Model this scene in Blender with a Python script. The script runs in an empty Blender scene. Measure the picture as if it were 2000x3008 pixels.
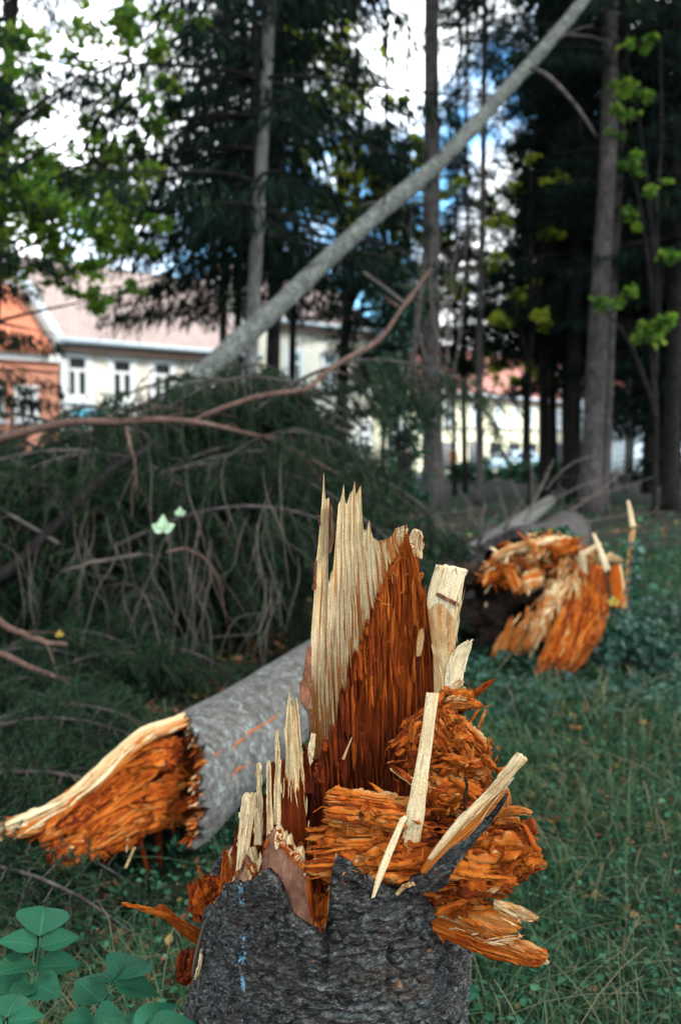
import bpy, math, random
import numpy as np
from mathutils import Vector

R = math.radians
sc = bpy.context.scene
COL = sc.collection

# ------------------------------------------------------------------ camera, sky, sun, exposure
F, H, PITCH = 3046.0, 1.30, math.atan(172 / 3046.0)      # the photograph is 2000 x 3008 px, 24 mm lens
cam_data = bpy.data.cameras.new('camera')
cam = bpy.data.objects.new('camera', cam_data)
COL.objects.link(cam)
cam.location = (0, 0, H)
cam.rotation_euler = (R(90) - PITCH, 0, 0)
cam_data.sensor_width = 23.7
cam_data.lens = F * 23.7 / 3008.0
cam_data.clip_start = 0.05
cam_data.clip_end = 1500
cam_data.dof.use_dof = True
cam_data.dof.focus_distance = 1.56
cam_data.dof.aperture_fstop = 2.7
sc.camera = cam

SUN_DIR = Vector((0.72, -0.36, 0.70)).normalized()
world = bpy.data.worlds.new('World')
sc.world = world
world.use_nodes = True
wn = world.node_tree
wn.nodes.clear()
w_out = wn.nodes.new('ShaderNodeOutputWorld')
w_bg = wn.nodes.new('ShaderNodeBackground')
w_sky = wn.nodes.new('ShaderNodeTexSky')
w_sky.sky_type = 'NISHITA'
w_sky.sun_disc = False
w_sky.sun_elevation = math.asin(SUN_DIR.z)
w_sky.sun_rotation = math.atan2(SUN_DIR.x, SUN_DIR.y)
w_tc = wn.nodes.new('ShaderNodeTexCoord')
w_noise = wn.nodes.new('ShaderNodeTexNoise')
w_noise.inputs['Scale'].default_value = 5.5
w_noise.inputs['Detail'].default_value = 6
w_noise.inputs['Roughness'].default_value = 0.55
w_ramp = wn.nodes.new('ShaderNodeValToRGB')
w_ramp.color_ramp.elements[0].position = 0.40
w_ramp.color_ramp.elements[1].position = 0.50
w_mix = wn.nodes.new('ShaderNodeMix')
w_mix.data_type = 'RGBA'
w_mix.inputs[7].default_value = (22.0, 23.0, 23.6, 1)
wn.links.new(w_tc.outputs['Generated'], w_noise.inputs['Vector'])
wn.links.new(w_noise.outputs['Fac'], w_ramp.inputs['Fac'])
wn.links.new(w_ramp.outputs['Color'], w_mix.inputs[0])
w_blue = wn.nodes.new('ShaderNodeMix')                # clear gaps between the clouds
w_blue.data_type = 'RGBA'
w_blue.blend_type = 'MULTIPLY'
w_blue.inputs[0].default_value = 1.0
w_blue.inputs[7].default_value = (1.3, 2.3, 2.8, 1)
wn.links.new(w_sky.outputs['Color'], w_blue.inputs[6])
wn.links.new(w_blue.outputs[2], w_mix.inputs[6])
w_sep = wn.nodes.new('ShaderNodeSeparateXYZ')
w_el = wn.nodes.new('ShaderNodeMapRange')          # overcast brightens towards the horizon
w_el.inputs[1].default_value, w_el.inputs[2].default_value = 0.0, 0.75
w_el.inputs[3].default_value, w_el.inputs[4].default_value = 1.65, 0.80
w_mul = wn.nodes.new('ShaderNodeVectorMath')
w_mul.operation = 'SCALE'
wn.links.new(w_tc.outputs['Generated'], w_sep.inputs[0])
wn.links.new(w_sep.outputs['Z'], w_el.inputs[0])
wn.links.new(w_mix.outputs[2], w_mul.inputs[0])
wn.links.new(w_el.outputs[0], w_mul.inputs['Scale'])
wn.links.new(w_mul.outputs[0], w_bg.inputs['Color'])
w_bg.inputs['Strength'].default_value = 0.08
wn.links.new(w_bg.outputs['Background'], w_out.inputs['Surface'])

sun_data = bpy.data.lights.new('sun', 'SUN')
sun_data.energy = 2.0
sun_data.angle = R(10)
sun_data.color = (1.0, 0.95, 0.87)
sun = bpy.data.objects.new('sun', sun_data)
sun.rotation_euler = (-SUN_DIR).to_track_quat('-Z', 'Y').to_euler()
sun.location = (20, -20, 40)
COL.objects.link(sun)

sc.view_settings.view_transform = 'Standard'
sc.view_settings.look = 'None'
sc.view_settings.gamma = 1
sc.view_settings.exposure = 1.08
sc.render.engine = 'CYCLES'
sc.cycles.use_denoising = True
sc.cycles.max_bounces = 6
sc.cycles.diffuse_bounces = 2
sc.cycles.glossy_bounces = 2
sc.cycles.transmission_bounces = 3
sc.cycles.transparent_max_bounces = 4
sc.cycles.sample_clamp_indirect = 6

# ------------------------------------------------------------------ small helpers
def P(px, py, d):
    """world point seen at photo pixel (px, py) at distance d along world Y"""
    x, yu = (px - 1000) / F, -(py - 1504) / F
    cp, sp = math.cos(PITCH), math.sin(PITCH)
    dy = cp + yu * sp
    dz = -sp + yu * cp
    k = d / dy
    return np.array((x * k, d, H + dz * k))

def pts(lst, D=0.0):
    return np.array([P(a, b, D + (c[0] if c else 0)) for a, b, *c in lst])

def hsh(ix, iy, iz, seed):
    h = (ix.astype(np.int64) * 374761393 + iy.astype(np.int64) * 668265263 + iz.astype(np.int64) * 2147483647 + seed * 1274126177) & 0xffffffff
    h = ((h ^ (h >> 13)) * 1274126177) & 0xffffffff
    h = ((h ^ (h >> 16)) * 2246822519) & 0xffffffff
    return ((h ^ (h >> 15)) & 0xffff) / 32767.5 - 1.0

def vn(x, y, z=0.0, seed=0):
    """value noise, -1..1, on arrays"""
    x, y, z = np.broadcast_arrays(np.asarray(x, float), np.asarray(y, float), np.asarray(z, float))
    ix, iy, iz = np.floor(x), np.floor(y), np.floor(z)
    fx, fy, fz = x - ix, y - iy, z - iz
    u, v, w = fx * fx * (3 - 2 * fx), fy * fy * (3 - 2 * fy), fz * fz * (3 - 2 * fz)
    r = 0
    for a in (0, 1):
        for b in (0, 1):
            for c in (0, 1):
                r = r + hsh(ix + a, iy + b, iz + c, seed) * (u if a else 1 - u) * (v if b else 1 - v) * (w if c else 1 - w)
    return r

def fbm(x, y, z=0.0, seed=0, o=3):
    r, a, f = 0, 1.0, 1.0
    for k in range(o):
        r = r + a * vn(np.asarray(x) * f, np.asarray(y) * f, np.asarray(z) * f, seed + k)
        a *= 0.5
        f *= 2.03
    return r / 1.6

def curve(p, t):
    """Catmull-Rom through p (k x 3), t array in 0..1 by chord length"""
    p = np.asarray(p, float)
    if len(p) == 1:
        return np.repeat(p, len(t), 0)
    seg = np.linalg.norm(np.diff(p, axis=0), axis=1) + 1e-9
    c = np.concatenate(([0], np.cumsum(seg))) / seg.sum()
    u = np.interp(np.clip(t, 0, 1), c, np.arange(len(p)))
    i = np.clip(np.floor(u).astype(int), 0, len(p) - 2)
    f = (u - i)[..., None]
    p0, p1, p2, p3 = p[np.maximum(i - 1, 0)], p[i], p[i + 1], p[np.minimum(i + 2, len(p) - 1)]
    return 0.5 * (2 * p1 + (p2 - p0) * f + (2 * p0 - 5 * p1 + 4 * p2 - p3) * f ** 2 + (3 * p1 - p0 - 3 * p2 + p3) * f ** 3)

def unit(v):
    return v / (np.linalg.norm(v, axis=-1, keepdims=True) + 1e-12)

class Geo:
    """collects vertices, faces (quads or tris), uv-like attributes"""
    def __init__(s):
        s.v, s.f, s.uv, s.rot, s.n = [], [], [], [], 0
    def add(s, v, f, uv=None, rot=None):
        v = np.asarray(v, float).reshape(-1, 3)
        k = len(v)
        s.v.append(v)
        s.f.append(np.asarray(f, int) + s.n)
        s.uv.append(np.zeros((k, 2)) if uv is None else np.asarray(uv, float).reshape(-1, 2))
        s.rot.append(np.zeros(k) if rot is None else np.broadcast_to(np.asarray(rot, float).ravel() if np.ndim(rot) else rot, (k,)))
        s.n += k
        return s
    def mesh(s, name, mat, org=(0, 0, 0), smooth=True):
        me = bpy.data.meshes.new(name)
        if not s.v:
            return me
        V = np.concatenate(s.v) - np.asarray(org)
        s.f = [f for f in s.f if len(f)]
        loops = np.concatenate([f.ravel() for f in s.f])
        tot = np.concatenate([np.full(len(f), f.shape[1]) for f in s.f])
        start = np.concatenate(([0], np.cumsum(tot)[:-1]))
        me.vertices.add(len(V))
        me.vertices.foreach_set('co', V.astype(np.float32).ravel())
        me.loops.add(len(loops))
        me.loops.foreach_set('vertex_index', loops.astype(np.int32))
        me.polygons.add(len(tot))
        me.polygons.foreach_set('loop_start', start.astype(np.int32))
        me.polygons.foreach_set('loop_total', tot.astype(np.int32))
        me.polygons.foreach_set('use_smooth', np.full(len(tot), smooth))
        uv = me.uv_layers.new(name='UVMap')
        uv.data.foreach_set('uv', np.concatenate(s.uv)[loops].astype(np.float32).ravel())
        at = me.attributes.new('rot', 'FLOAT', 'POINT')
        at.data.foreach_set('value', np.concatenate(s.rot).astype(np.float32))
        me.update(calc_edges=True)
        me.validate()
        if mat is not None:
            me.materials.append(mat)
        return me

def tag(o, label=None, cat=None, group=None, kind=None):
    for k, v in (('label', label), ('category', cat), ('group', group), ('kind', kind)):
        if v:
            o[k] = v
    return o

def empty(name, loc, label=None, cat=None, group=None, rz=0.0):
    o = bpy.data.objects.new(name, None)
    COL.objects.link(o)
    o.location = tuple(loc)
    o.rotation_euler = (0, 0, rz)
    o.empty_display_size = 0.1
    return tag(o, label, cat, group)

def root_of(o):
    while o.parent:
        o = o.parent
    return o

def part(name, geo, mat, parent=None, label=None, smooth=True):
    """one mesh object; vertices are given in world space (parents here are not rotated)"""
    org = tuple(root_of(parent).location) if parent else (0, 0, 0)
    o = bpy.data.objects.new(name, geo if isinstance(geo, bpy.types.Mesh) else geo.mesh(name, mat, org, smooth))
    COL.objects.link(o)
    if parent:
        o.parent = parent
    if label:
        o['label'] = label
    return o

def copy_tree(o, parent=None):
    c = o.copy()
    COL.objects.link(c)
    if parent:
        c.parent = parent
    for ch in list(o.children):
        copy_tree(ch, c)
    return c

def grid_faces(a, b, wrap=False):
    """faces of an a x b vertex grid (row-major, b fast)"""
    i = np.arange(a - 1)[:, None]
    j = np.arange(b if wrap else b - 1)[None]
    j2 = (j + 1) % b
    return np.stack([i * b + j, i * b + j2, (i + 1) * b + j2, (i + 1) * b + j], -1).reshape(-1, 4)

def tube(g, p, r, nr=8, nt=None, rough=0.0, seed=0, cap=True, rot=0.0, freq=8.0, raw=False):
    """round branch or trunk along points p with radii r"""
    p = np.asarray(p, float)
    nt = nt or max(2, len(p))
    t = np.linspace(0, 1, nt)
    c = p if raw else curve(p, t)
    nt = len(c)
    r = np.interp(np.linspace(0, 1, nt), np.linspace(0, 1, len(np.atleast_1d(r))), np.atleast_1d(r))
    d = unit(np.gradient(c, axis=0))
    ref = np.array((0, 0, 1.0)) if abs(d[len(d) // 2][2]) < 0.8 else np.array((1.0, 0, 0))
    a = unit(np.cross(d, ref))
    b = np.cross(d, a)
    th = np.linspace(0, 2 * np.pi, nr, endpoint=False)
    rr = np.repeat(r[:, None], nr, 1)
    ln = np.concatenate(([0], np.cumsum(np.linalg.norm(np.diff(c, axis=0), axis=1))))
    if rough:
        rr = rr * (1 + rough * fbm(np.cos(th)[None] * 1.5 + seed, np.sin(th)[None] * 1.5, ln[:, None] * freq, seed))
    v = c[:, None] + rr[..., None] * (np.cos(th)[None, :, None] * a[:, None] + np.sin(th)[None, :, None] * b[:, None])
    uv = np.stack(np.broadcast_arrays((th / (2 * np.pi))[None] * r.max() * 6.28, ln[:, None]), -1)
    f = grid_faces(nt, nr, True)
    g.add(v.reshape(-1, 3), f, uv.reshape(-1, 2), rot)
    if cap:
        o0 = g.n - nt * nr
        j = np.arange(nr)
        for k in (0, nt - 1):
            g.add(c[k][None], np.zeros((0, 3), int), None, rot)
            ff = np.stack([o0 + k * nr + j, o0 + k * nr + (j + 1) % nr, np.full(nr, g.n - 1)], -1)
            g.f.append(ff if k else ff[:, ::-1])
    return g

def box(g, o, ax, ay, az, rot=0.0):
    """box from corner o along three edge vectors"""
    o, ax, ay, az = (np.asarray(q, float) for q in (o, ax, ay, az))
    v = [o + i * ax + j * ay + k * az for k in (0, 1) for j in (0, 1) for i in (0, 1)]
    f = [(0, 2, 3, 1), (4, 5, 7, 6), (0, 1, 5, 4), (2, 6, 7, 3), (0, 4, 6, 2), (1, 3, 7, 5)]
    g.add(v, f, None, rot)
    return g

def spiky(s, seed, n=7):
    """0..1 ragged profile: how much of each fibre is missing at the broken end"""
    a = np.abs(vn(s * n, 0.3, seed, seed))
    b = hsh(np.floor(s * n * 3.7), np.zeros_like(s), np.zeros_like(s), seed) * 0.5 + 0.5
    c = np.abs(vn(s * n * 4, 1.7, seed, seed + 3))
    return np.clip(0.55 * a + 0.3 * b + 0.25 * c, 0, 1)

CAM = np.array((0, 0, H))

def sheet(g, L, Rr, thick=0.01, ns=18, nt=26, rag0=0.0, rag1=0.12, bulge=0.0, amp=0.002, fs=9.0, ft=2.0, seed=1, rot=0.0, rotn=0.0, D=0.0, nsp=6, sym=False, edge=0.0):
    """a torn piece of wood or bark between two edge curves; fibres run along the edges; ragged ends, real thickness"""
    L, Rr = pts(L, D), pts(Rr, D)
    s = np.linspace(0, 1, ns + 1)
    lo = rag0 * spiky(s, seed + 11, nsp)
    hi = 1 - rag1 * spiky(s, seed + 23, nsp)
    t = lo[:, None] + (hi - lo)[:, None] * np.linspace(0, 1, nt + 1)[None]
    wob = edge * vn(t * 9, s[:, None] * 0 + 3.1, seed, seed)
    ss = np.clip(s[:, None] + wob * np.sin(np.pi * s)[:, None] * 0 + np.where(s[:, None] < 0.5, 1, -1) * np.abs(wob) * (np.abs(s[:, None] - 0.5) * 2) ** 4, 0, 1)
    base = curve(L, t.ravel()).reshape(ns + 1, nt + 1, 3) * (1 - ss)[..., None] + curve(Rr, t.ravel()).reshape(ns + 1, nt + 1, 3) * ss[..., None]
    n = unit(np.cross(np.gradient(base, axis=0), np.gradient(base, axis=1)))
    flip = np.sign(np.sum(n * (CAM - base), -1).mean())
    n = n * flip
    nz = vn(s[:, None] * fs, t * ft, seed, seed) + 0.6 * vn(s[:, None] * fs * 3.1, t * ft * 1.3, seed, seed + 5) + 0.35 * vn(s[:, None] * fs * 2, t * ft * 9, seed, seed + 7)
    prof = np.clip(4 * s * (1 - s), 0, 1)[:, None] ** 0.5
    front = base + n * (bulge * prof + amp * nz)[..., None]
    nb = vn(s[:, None] * fs, t * ft, seed + 40, seed) + 0.6 * vn(s[:, None] * fs * 3.1, t * ft, seed, seed + 45)
    endt = np.minimum(1, (np.minimum(t - lo[:, None], hi[:, None] - t) + 0.02) * 9)
    back = base - n * (thick * np.maximum(prof, 0.25) * (0.35 + 0.65 * endt) + (amp * nb * 0.7 if sym else 0) - bulge * prof * 0.6)[..., None]
    w = np.linalg.norm(L - Rr[:1], axis=1).min() + 1e-4
    ln = np.linalg.norm(np.diff(L, axis=0), axis=1).sum()
    wid = np.linalg.norm(curve(L, np.array([0.5])) - curve(Rr, np.array([0.5])))
    uv = np.stack(np.broadcast_arrays(s[:, None] * wid + seed * 0.37, t * ln), -1).reshape(-1, 2)
    if callable(rot):
        rv = rot(s[:, None] + t * 0, t)
    else:
        rv = rot + t * 0
    rv = rv + rotn * fbm(s[:, None] * 6, t * 3, seed, seed + 9)
    a, b = ns + 1, nt + 1
    f = grid_faces(a, b)
    V = np.concatenate((front.reshape(-1, 3), back.reshape(-1, 3)))
    off = a * b
    ids = np.arange(a * b).reshape(a, b)
    loop = np.concatenate((ids[:, 0], ids[-1, 1:], ids[-2::-1, -1], ids[0, -2:0:-1]))
    nx = np.roll(loop, -1)
    side = np.stack([loop, loop + off, nx + off, nx], -1)
    FF = np.concatenate((f if flip > 0 else f[:, ::-1], (f[:, ::-1] if flip > 0 else f) + off, side if flip < 0 else side[:, ::-1]))
    g.add(V, FF, np.concatenate((uv, uv)), np.concatenate((rv.ravel(), rv.ravel())))
    return g

def lump(g, A, B, w, h, seed=1, nr=44, nt=40, amp=0.22, rot=0.6, rotn=0.25, side=None, tear=0.12):
    """crumbly rotten block: fibres along A->B, layered across, ragged ends. w, h half sizes in metres"""
    A, B = np.asarray(A, float), np.asarray(B, float)
    ax = B - A
    ln = np.linalg.norm(ax)
    ax = ax / ln
    up = np.array((0, 0, 1.0)) if side is None else np.asarray(side, float)
    b = unit(up - ax * np.dot(up, ax))
    a = np.cross(ax, b)
    th = np.linspace(0, 2 * np.pi, nr, endpoint=False)
    t = np.linspace(0, 1, nt + 1)
    ca, sa = np.cos(th), np.sin(th)
    sq = (np.abs(ca) ** 3.2 + np.abs(sa) ** 3.2) ** (-1 / 3.2)
    prof = np.clip(1 - np.abs(2 * t - 1) ** 5, 0, 1) ** 0.45
    T, C = t[:, None], th[None]
    cx, sx = ca[None] * sq, sa[None] * sq
    lay = vn(cx * 2.2 * w / h + seed, sx * 5.5, T * 1.6, seed) + 0.6 * vn(cx * 6, sx * 13, T * 3.2, seed + 2) + 0.4 * vn(cx * 9, sx * 17, T * 11, seed + 4)
    ter = np.round(lay * 3) / 3
    rr = 1 + amp * (0.55 * lay + 0.45 * ter)
    rag = tear * ln * (vn(cx * 3, sx * 6, seed, seed + 8) + 0.7 * vn(cx * 9, sx * 16, seed, seed + 9))
    along = T * ln + rag * (2 * T - 1) ** 3
    big = 1 + 0.18 * vn(T * 3 + seed, 0.5, 0.5, seed + 6)
    v = A + along[..., None] * ax + ((w * cx * rr * prof[:, None] * big)[..., None] * a + (h * sx * rr * prof[:, None])[..., None] * b)
    uv = np.stack(np.broadcast_arrays(C / 6.28 * (w + h) * 3 + seed * .31, along), -1)
    rv = rot - rotn * lay * 0.7
    g.add(v.reshape(-1, 3), grid_faces(nt + 1, nr, True), uv.reshape(-1, 2), rv)
    return g

def bars(g, A, B, w, h, rot, seed=1, nr=7, nt=11, side=(0, 0, 1.0), wob=.12):
    """many thin fibres of torn wood at once: flattened tapered strips from A to B"""
    rg = np.random.default_rng(seed)
    A, B = np.asarray(A, float), np.asarray(B, float)
    n = len(A)
    ax = B - A
    ln = np.linalg.norm(ax, axis=1)
    ax = ax / (ln[:, None] + 1e-9)
    b = unit(np.asarray(side, float) + rg.normal(size=(n, 3)) * .35)
    b = unit(b - ax * np.sum(b * ax, 1)[:, None])
    a = np.cross(ax, b)
    t = np.linspace(0, 1, nt)
    th = np.linspace(0, 2 * np.pi, nr, endpoint=False)
    k0, k1 = rg.uniform(2, 9, (n, 1)), rg.uniform(1.2, 8, (n, 1))
    prof = np.minimum(1, np.minimum((t[None] * k0 + .03) ** .6, ((1 - t[None]) * k1 + .02) ** .7))
    idx = np.arange(n)[:, None]
    bend = rg.normal(size=(n, 1)) * .05 * ln[:, None] * (t[None] * 2 - 1) ** 2 * .5
    wa = (wob * w[:, None]) * vn(t[None] * 5, idx * 3.7, seed, seed) + bend
    wb = (wob * w[:, None]) * vn(t[None] * 5, idx * 5.3, seed, seed + 1) + bend * .6
    R_ = rg.uniform(.65, 1.2, (n, 1, nr)) * (1 + .28 * vn(t[None, :, None] * 7, th[None, None] * 1.7 + idx[:, :, None] * 9.1, seed, seed + 2))
    cw, ch = np.cos(th)[None, None] * R_ * w[:, None, None] * prof[..., None], np.sin(th)[None, None] * R_ * h[:, None, None] * prof[..., None]
    c = A[:, None] + (t[None] * ln[:, None])[..., None] * ax[:, None] + wa[..., None] * a[:, None] + wb[..., None] * b[:, None]
    v = c[:, :, None] + cw[..., None] * a[:, None, None] + ch[..., None] * b[:, None, None]
    f = grid_faces(nt, nr, True)
    cap = np.arange(nr)
    F_ = (f[None] + (np.arange(n) * nt * nr)[:, None, None]).reshape(-1, 4)
    uv = np.stack(np.broadcast_arrays(th[None, None] / 6.28 * (w + h)[:, None, None] * 3 + idx[:, :, None] * .613, (t[None] * ln[:, None])[..., None]), -1)
    rv = np.asarray(rot)[:, None, None] + .10 * vn(t[None, :, None] * 4, th[None, None] + idx[:, :, None] * 3.1, seed, seed + 4)
    g.add(v.reshape(-1, 3), F_, uv.reshape(-1, 2), rv.ravel())
    return g

def rotblock(g, A, B, w, h, seed=1, rot=.6, rotn=.2, side=None, n=54):
    """a block of crumbled brown rot: a core wrapped in many broken fibres running A to B"""
    rg = np.random.default_rng(seed)
    n = int(n * 1.9)
    A, B = np.asarray(A, float), np.asarray(B, float)
    lump(g, A + (B - A) * .06, B - (B - A) * .06, w * .92, h * .92, seed, 56, 44, .40, min(.9, rot + .04), rotn * 1.3, side, .13)
    ax = B - A
    ln = np.linalg.norm(ax)
    ax = ax / ln
    up = np.array((0, 0, 1.0)) if side is None else np.asarray(side, float)
    b = unit(up - ax * np.dot(up, ax))
    a = np.cross(ax, b)
    q = rg.uniform(0, 2 * np.pi, n)
    r = rg.uniform(.55, 1.0, n) ** .7
    sqf = (np.abs(np.cos(q)) ** 4 + np.abs(np.sin(q)) ** 4) ** -.25
    r = r * sqf
    f = np.where(rg.random(n) < .45, rg.uniform(.35, .95, n), np.clip(rg.beta(1.1, 2.6, n) * .7, .05, .65))
    m = rg.uniform(-.02, 1.02, n)
    lo, hi = np.clip(m - f / 2, -.10, .9), np.clip(m + f / 2, .1, 1.10)
    off = (w * r * np.cos(q))[:, None] * a + (h * r * np.sin(q))[:, None] * b
    off2 = off + rg.normal(size=(n, 3)) * .05 * w
    wi = np.clip(w * rg.uniform(.05, .26, n) * rg.uniform(.4, 1, n), .0010, 1)
    hi_ = np.clip(h * rg.uniform(.04, .13, n), .0008, 1)
    bigs = rg.random(n) < .12
    wi, hi_ = np.where(bigs, w * rg.uniform(.22, .5, n), wi), np.where(bigs, h * rg.uniform(.10, .24, n), hi_)
    bars(g, A + ax * (lo * ln)[:, None] + off, A + ax * (hi * ln)[:, None] + off2, wi, hi_, np.clip(rg.normal(rot + .03, rotn * .45, n), .42, .95), seed + 5, side=b, wob=.35)
    return g

def shreds(g, pos_fn, n, ln=(0.01, 0.04), w=0.0012, seed=1, rot=(0.4, 0.9), bias=(0, 0, 0.3), up=0.6):
    """small loose fibres: thin three-sided slivers"""
    rg = np.random.default_rng(seed)
    for k in range(n):
        c = np.asarray(pos_fn(rg))
        d = unit(rg.normal(size=3) * (1, 1, up) + np.asarray(bias))
        l = rg.uniform(*ln)
        a = unit(np.cross(d, rg.normal(size=3)))
        b = np.cross(d, a)
        ww = w * rg.uniform(0.5, 1.8)
        mid = c + d * l * 0.55 + rg.normal(size=3) * l * 0.08
        tri = lambda q, s: [q + a * s, q - a * s * 0.6 + b * s * 0.8, q - a * s * 0.6 - b * s * 0.8]
        V = tri(c, ww * 0.8) + tri(mid, ww) + [c + d * l]
        ff4 = [(0, 1, 4, 3), (1, 2, 5, 4), (2, 0, 3, 5)]
        g.add(V, ff4, np.array(V)[:, :2], rg.uniform(*rot))
        g.f.append(np.array([(3, 4, 6), (4, 5, 6), (5, 3, 6)]) + g.n - 7)
    return g

# ------------------------------------------------------------------ materials
class Mat:
    def __init__(s, name, rough=0.8, spec=0.25):
        s.m = bpy.data.materials.new(name)
        s.m.use_nodes = True
        s.t = s.m.node_tree
        s.b = s.t.nodes['Principled BSDF']
        s.out = s.t.nodes['Material Output']
        s.b.inputs['Roughness'].default_value = rough
        s.b.inputs['Specular IOR Level'].default_value = spec
    def n(s, typ, **kw):
        nd = s.t.nodes.new('ShaderNode' + typ)
        for k, v in kw.items():
            setattr(nd, k, v)
        return nd
    def link(s, a, b):
        s.t.links.new(a, b)
    def coord(s, which='Object', scale=(1, 1, 1), rot=(0, 0, 0)):
        tc = s.n('TexCoord')
        mp = s.n('Mapping')
        mp.inputs['Scale'].default_value = scale
        mp.inputs['Rotation'].default_value = rot
        s.link(tc.outputs[which], mp.inputs['Vector'])
        return mp.outputs['Vector']
    def noise(s, vec, scale=1.0, detail=4, rough=0.55, dist=0.0):
        nd = s.n('TexNoise')
        nd.inputs['Scale'].default_value = scale
        nd.inputs['Detail'].default_value = detail
        nd.inputs['Roughness'].default_value = rough
        nd.inputs['Distortion'].default_value = dist
        s.link(vec, nd.inputs['Vector'])
        return nd.outputs['Fac']
    def voro(s, vec, scale=1.0, feature='F1'):
        nd = s.n('TexVoronoi', feature=feature)
        nd.inputs['Scale'].default_value = scale
        s.link(vec, nd.inputs['Vector'])
        return nd.outputs['Distance']
    def attr(s, name):
        nd = s.n('Attribute', attribute_name=name)
        return nd.outputs['Fac']
    def math(s, op, a, b=0.0, clamp=False):
        nd = s.n('Math', operation=op, use_clamp=clamp)
        for i, q in enumerate((a, b)):
            if hasattr(q, 'is_output'):
                s.link(q, nd.inputs[i])
            else:
                nd.inputs[i].default_value = q
        return nd.outputs[0]
    def ramp(s, fac, stops, interp='LINEAR'):
        nd = s.n('ValToRGB')
        cr = nd.color_ramp
        cr.interpolation = interp
        while len(cr.elements) < len(stops):
            cr.elements.new(0.5)
        for e, (p, c) in zip(cr.elements, stops):
            e.position = p
            e.color = (c, c, c, 1) if np.isscalar(c) else (*c, 1)
        s.link(fac, nd.inputs['Fac'])
        return nd.outputs['Color']
    def mix(s, fac, a, b, blend='MIX'):
        nd = s.n('Mix', data_type='RGBA', blend_type=blend)
        for i, q in ((0, fac), (6, a), (7, b)):
            if hasattr(q, 'is_output'):
                s.link(q, nd.inputs[i])
            else:
                nd.inputs[i].default_value = q if i == 0 else (*q, 1)
        return nd.outputs[2]
    def color(s, c):
        if hasattr(c, 'is_output'):
            s.link(c, s.b.inputs['Base Color'])
        else:
            s.b.inputs['Base Color'].default_value = (*c, 1)
        return s
    def bump(s, h, strength=0.5, dist=0.01):
        nd = s.n('Bump')
        nd.inputs['Strength'].default_value = strength
        nd.inputs['Distance'].default_value = dist
        s.link(h, nd.inputs['Height'])
        s.link(nd.outputs['Normal'], s.b.inputs['Normal'])
        return s

def wood_mat(name='torn_wood'):
    m = Mat(name, 0.9, 0.08)
    v = m.coord('UV', (1, 1, 1))
    v1 = m.coord('UV', (260, 9, 1))
    v2 = m.coord('UV', (900, 30, 1))
    n1, n2, n3 = m.noise(v1, 1, 4), m.noise(v2, 1, 3), m.noise(v, 30, 3)
    base = m.math('ADD', m.attr('rot'), m.math('MULTIPLY', m.math('SUBTRACT', n1, 0.5), 0.26))
    base = m.math('ADD', base, m.math('MULTIPLY', m.math('SUBTRACT', n3, 0.5), 0.16))
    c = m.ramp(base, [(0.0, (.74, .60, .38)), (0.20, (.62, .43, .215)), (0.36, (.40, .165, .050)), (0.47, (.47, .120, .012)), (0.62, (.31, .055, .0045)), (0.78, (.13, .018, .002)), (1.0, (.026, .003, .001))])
    cr = m.noise(m.coord('Object'), 420, 5, 0.75)
    dark = m.mix(1.0, m.ramp(n2, [(0.3, 0.62), (0.6, 1.0)]), m.ramp(cr, [(0.34, 0.55), (0.56, 1.0)]), 'MULTIPLY')
    m.color(m.mix(1.0, c, dark, 'MULTIPLY'))
    m.bump(m.math('ADD', m.math('ADD', n1, m.math('MULTIPLY', n2, 0.6)), m.math('MULTIPLY', cr, 0.8)), 0.9, 0.004)
    return m.m

def bark_mat(name, dark, light, accent, scale=(1, 1, 1), fine=1.0, lichen=None, paint=False, bump=0.8, rust=None):
    m = Mat(name, 0.95, 0.06)
    v = m.coord('Object', scale)
    n1 = m.noise(v, 38 * fine, 6, 0.65, 0.6)
    n2 = m.noise(v, 9 * fine, 4, 0.6)
    vo = m.voro(v, 55 * fine)
    c = m.ramp(n1, [(0.32, dark), (0.55, light), (0.78, accent)])
    c = m.mix(m.ramp(n2, [(0.40, 0.0), (0.68, 0.65)]), c, dark)
    if lichen:
        c = m.mix(m.ramp(m.noise(v, 16 * fine, 5, 0.7, 1.0), [(0.55, 0.0), (0.66, 0.75)]), c, lichen)
    if paint:
        fl = m.noise(m.coord('Object', (95, 95, 210)), 1, 5, 0.7, 0.8)
        c = m.mix(m.ramp(fl, [(0.50, 0.0), (0.64, 0.85)]), c, (.080, .081, .078))
        c = m.mix(m.ramp(m.noise(m.coord('Object', (14, 14, 20)), 1, 5, 0.65), [(0.48, 0.0), (0.68, 0.42)]), c, (.030, .019, .013))
        c = m.mix(1.0, c, m.ramp(m.noise(m.coord('Object', (420, 420, 520)), 1, 4, 0.8), [(0.33, 0.45), (0.62, 1.7)]), 'MULTIPLY')
        c = m.mix(m.ramp(m.noise(m.coord('Object', (60, 60, 150)), 1, 4, 0.7, 0.5), [(0.36, 0.8), (0.46, 0.0)]), c, (.006, .006, .006))
    if rust:
        c = m.mix(m.ramp(m.noise(v, 21 * fine, 5, 0.7, 0.4), [(0.66, 0.0), (0.72, 0.85)]), c, rust)
    if paint:
        pa = m.attr('rot')
        pn = m.noise(m.coord('Object', (110, 110, 45)), 1, 4, 0.6)
        c = m.mix(m.ramp(m.math('MULTIPLY', pa, m.ramp(pn, [(0.46, 0.0), (0.60, 1.0)])), [(0.3, 0.0), (0.5, 0.9)]), c, (.10, .21, .28))
    m.color(c)
    m.bump(m.math('ADD', n1, m.math('MULTIPLY', vo, 0.7)), bump, 0.008 / fine)
    return m.m

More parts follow.
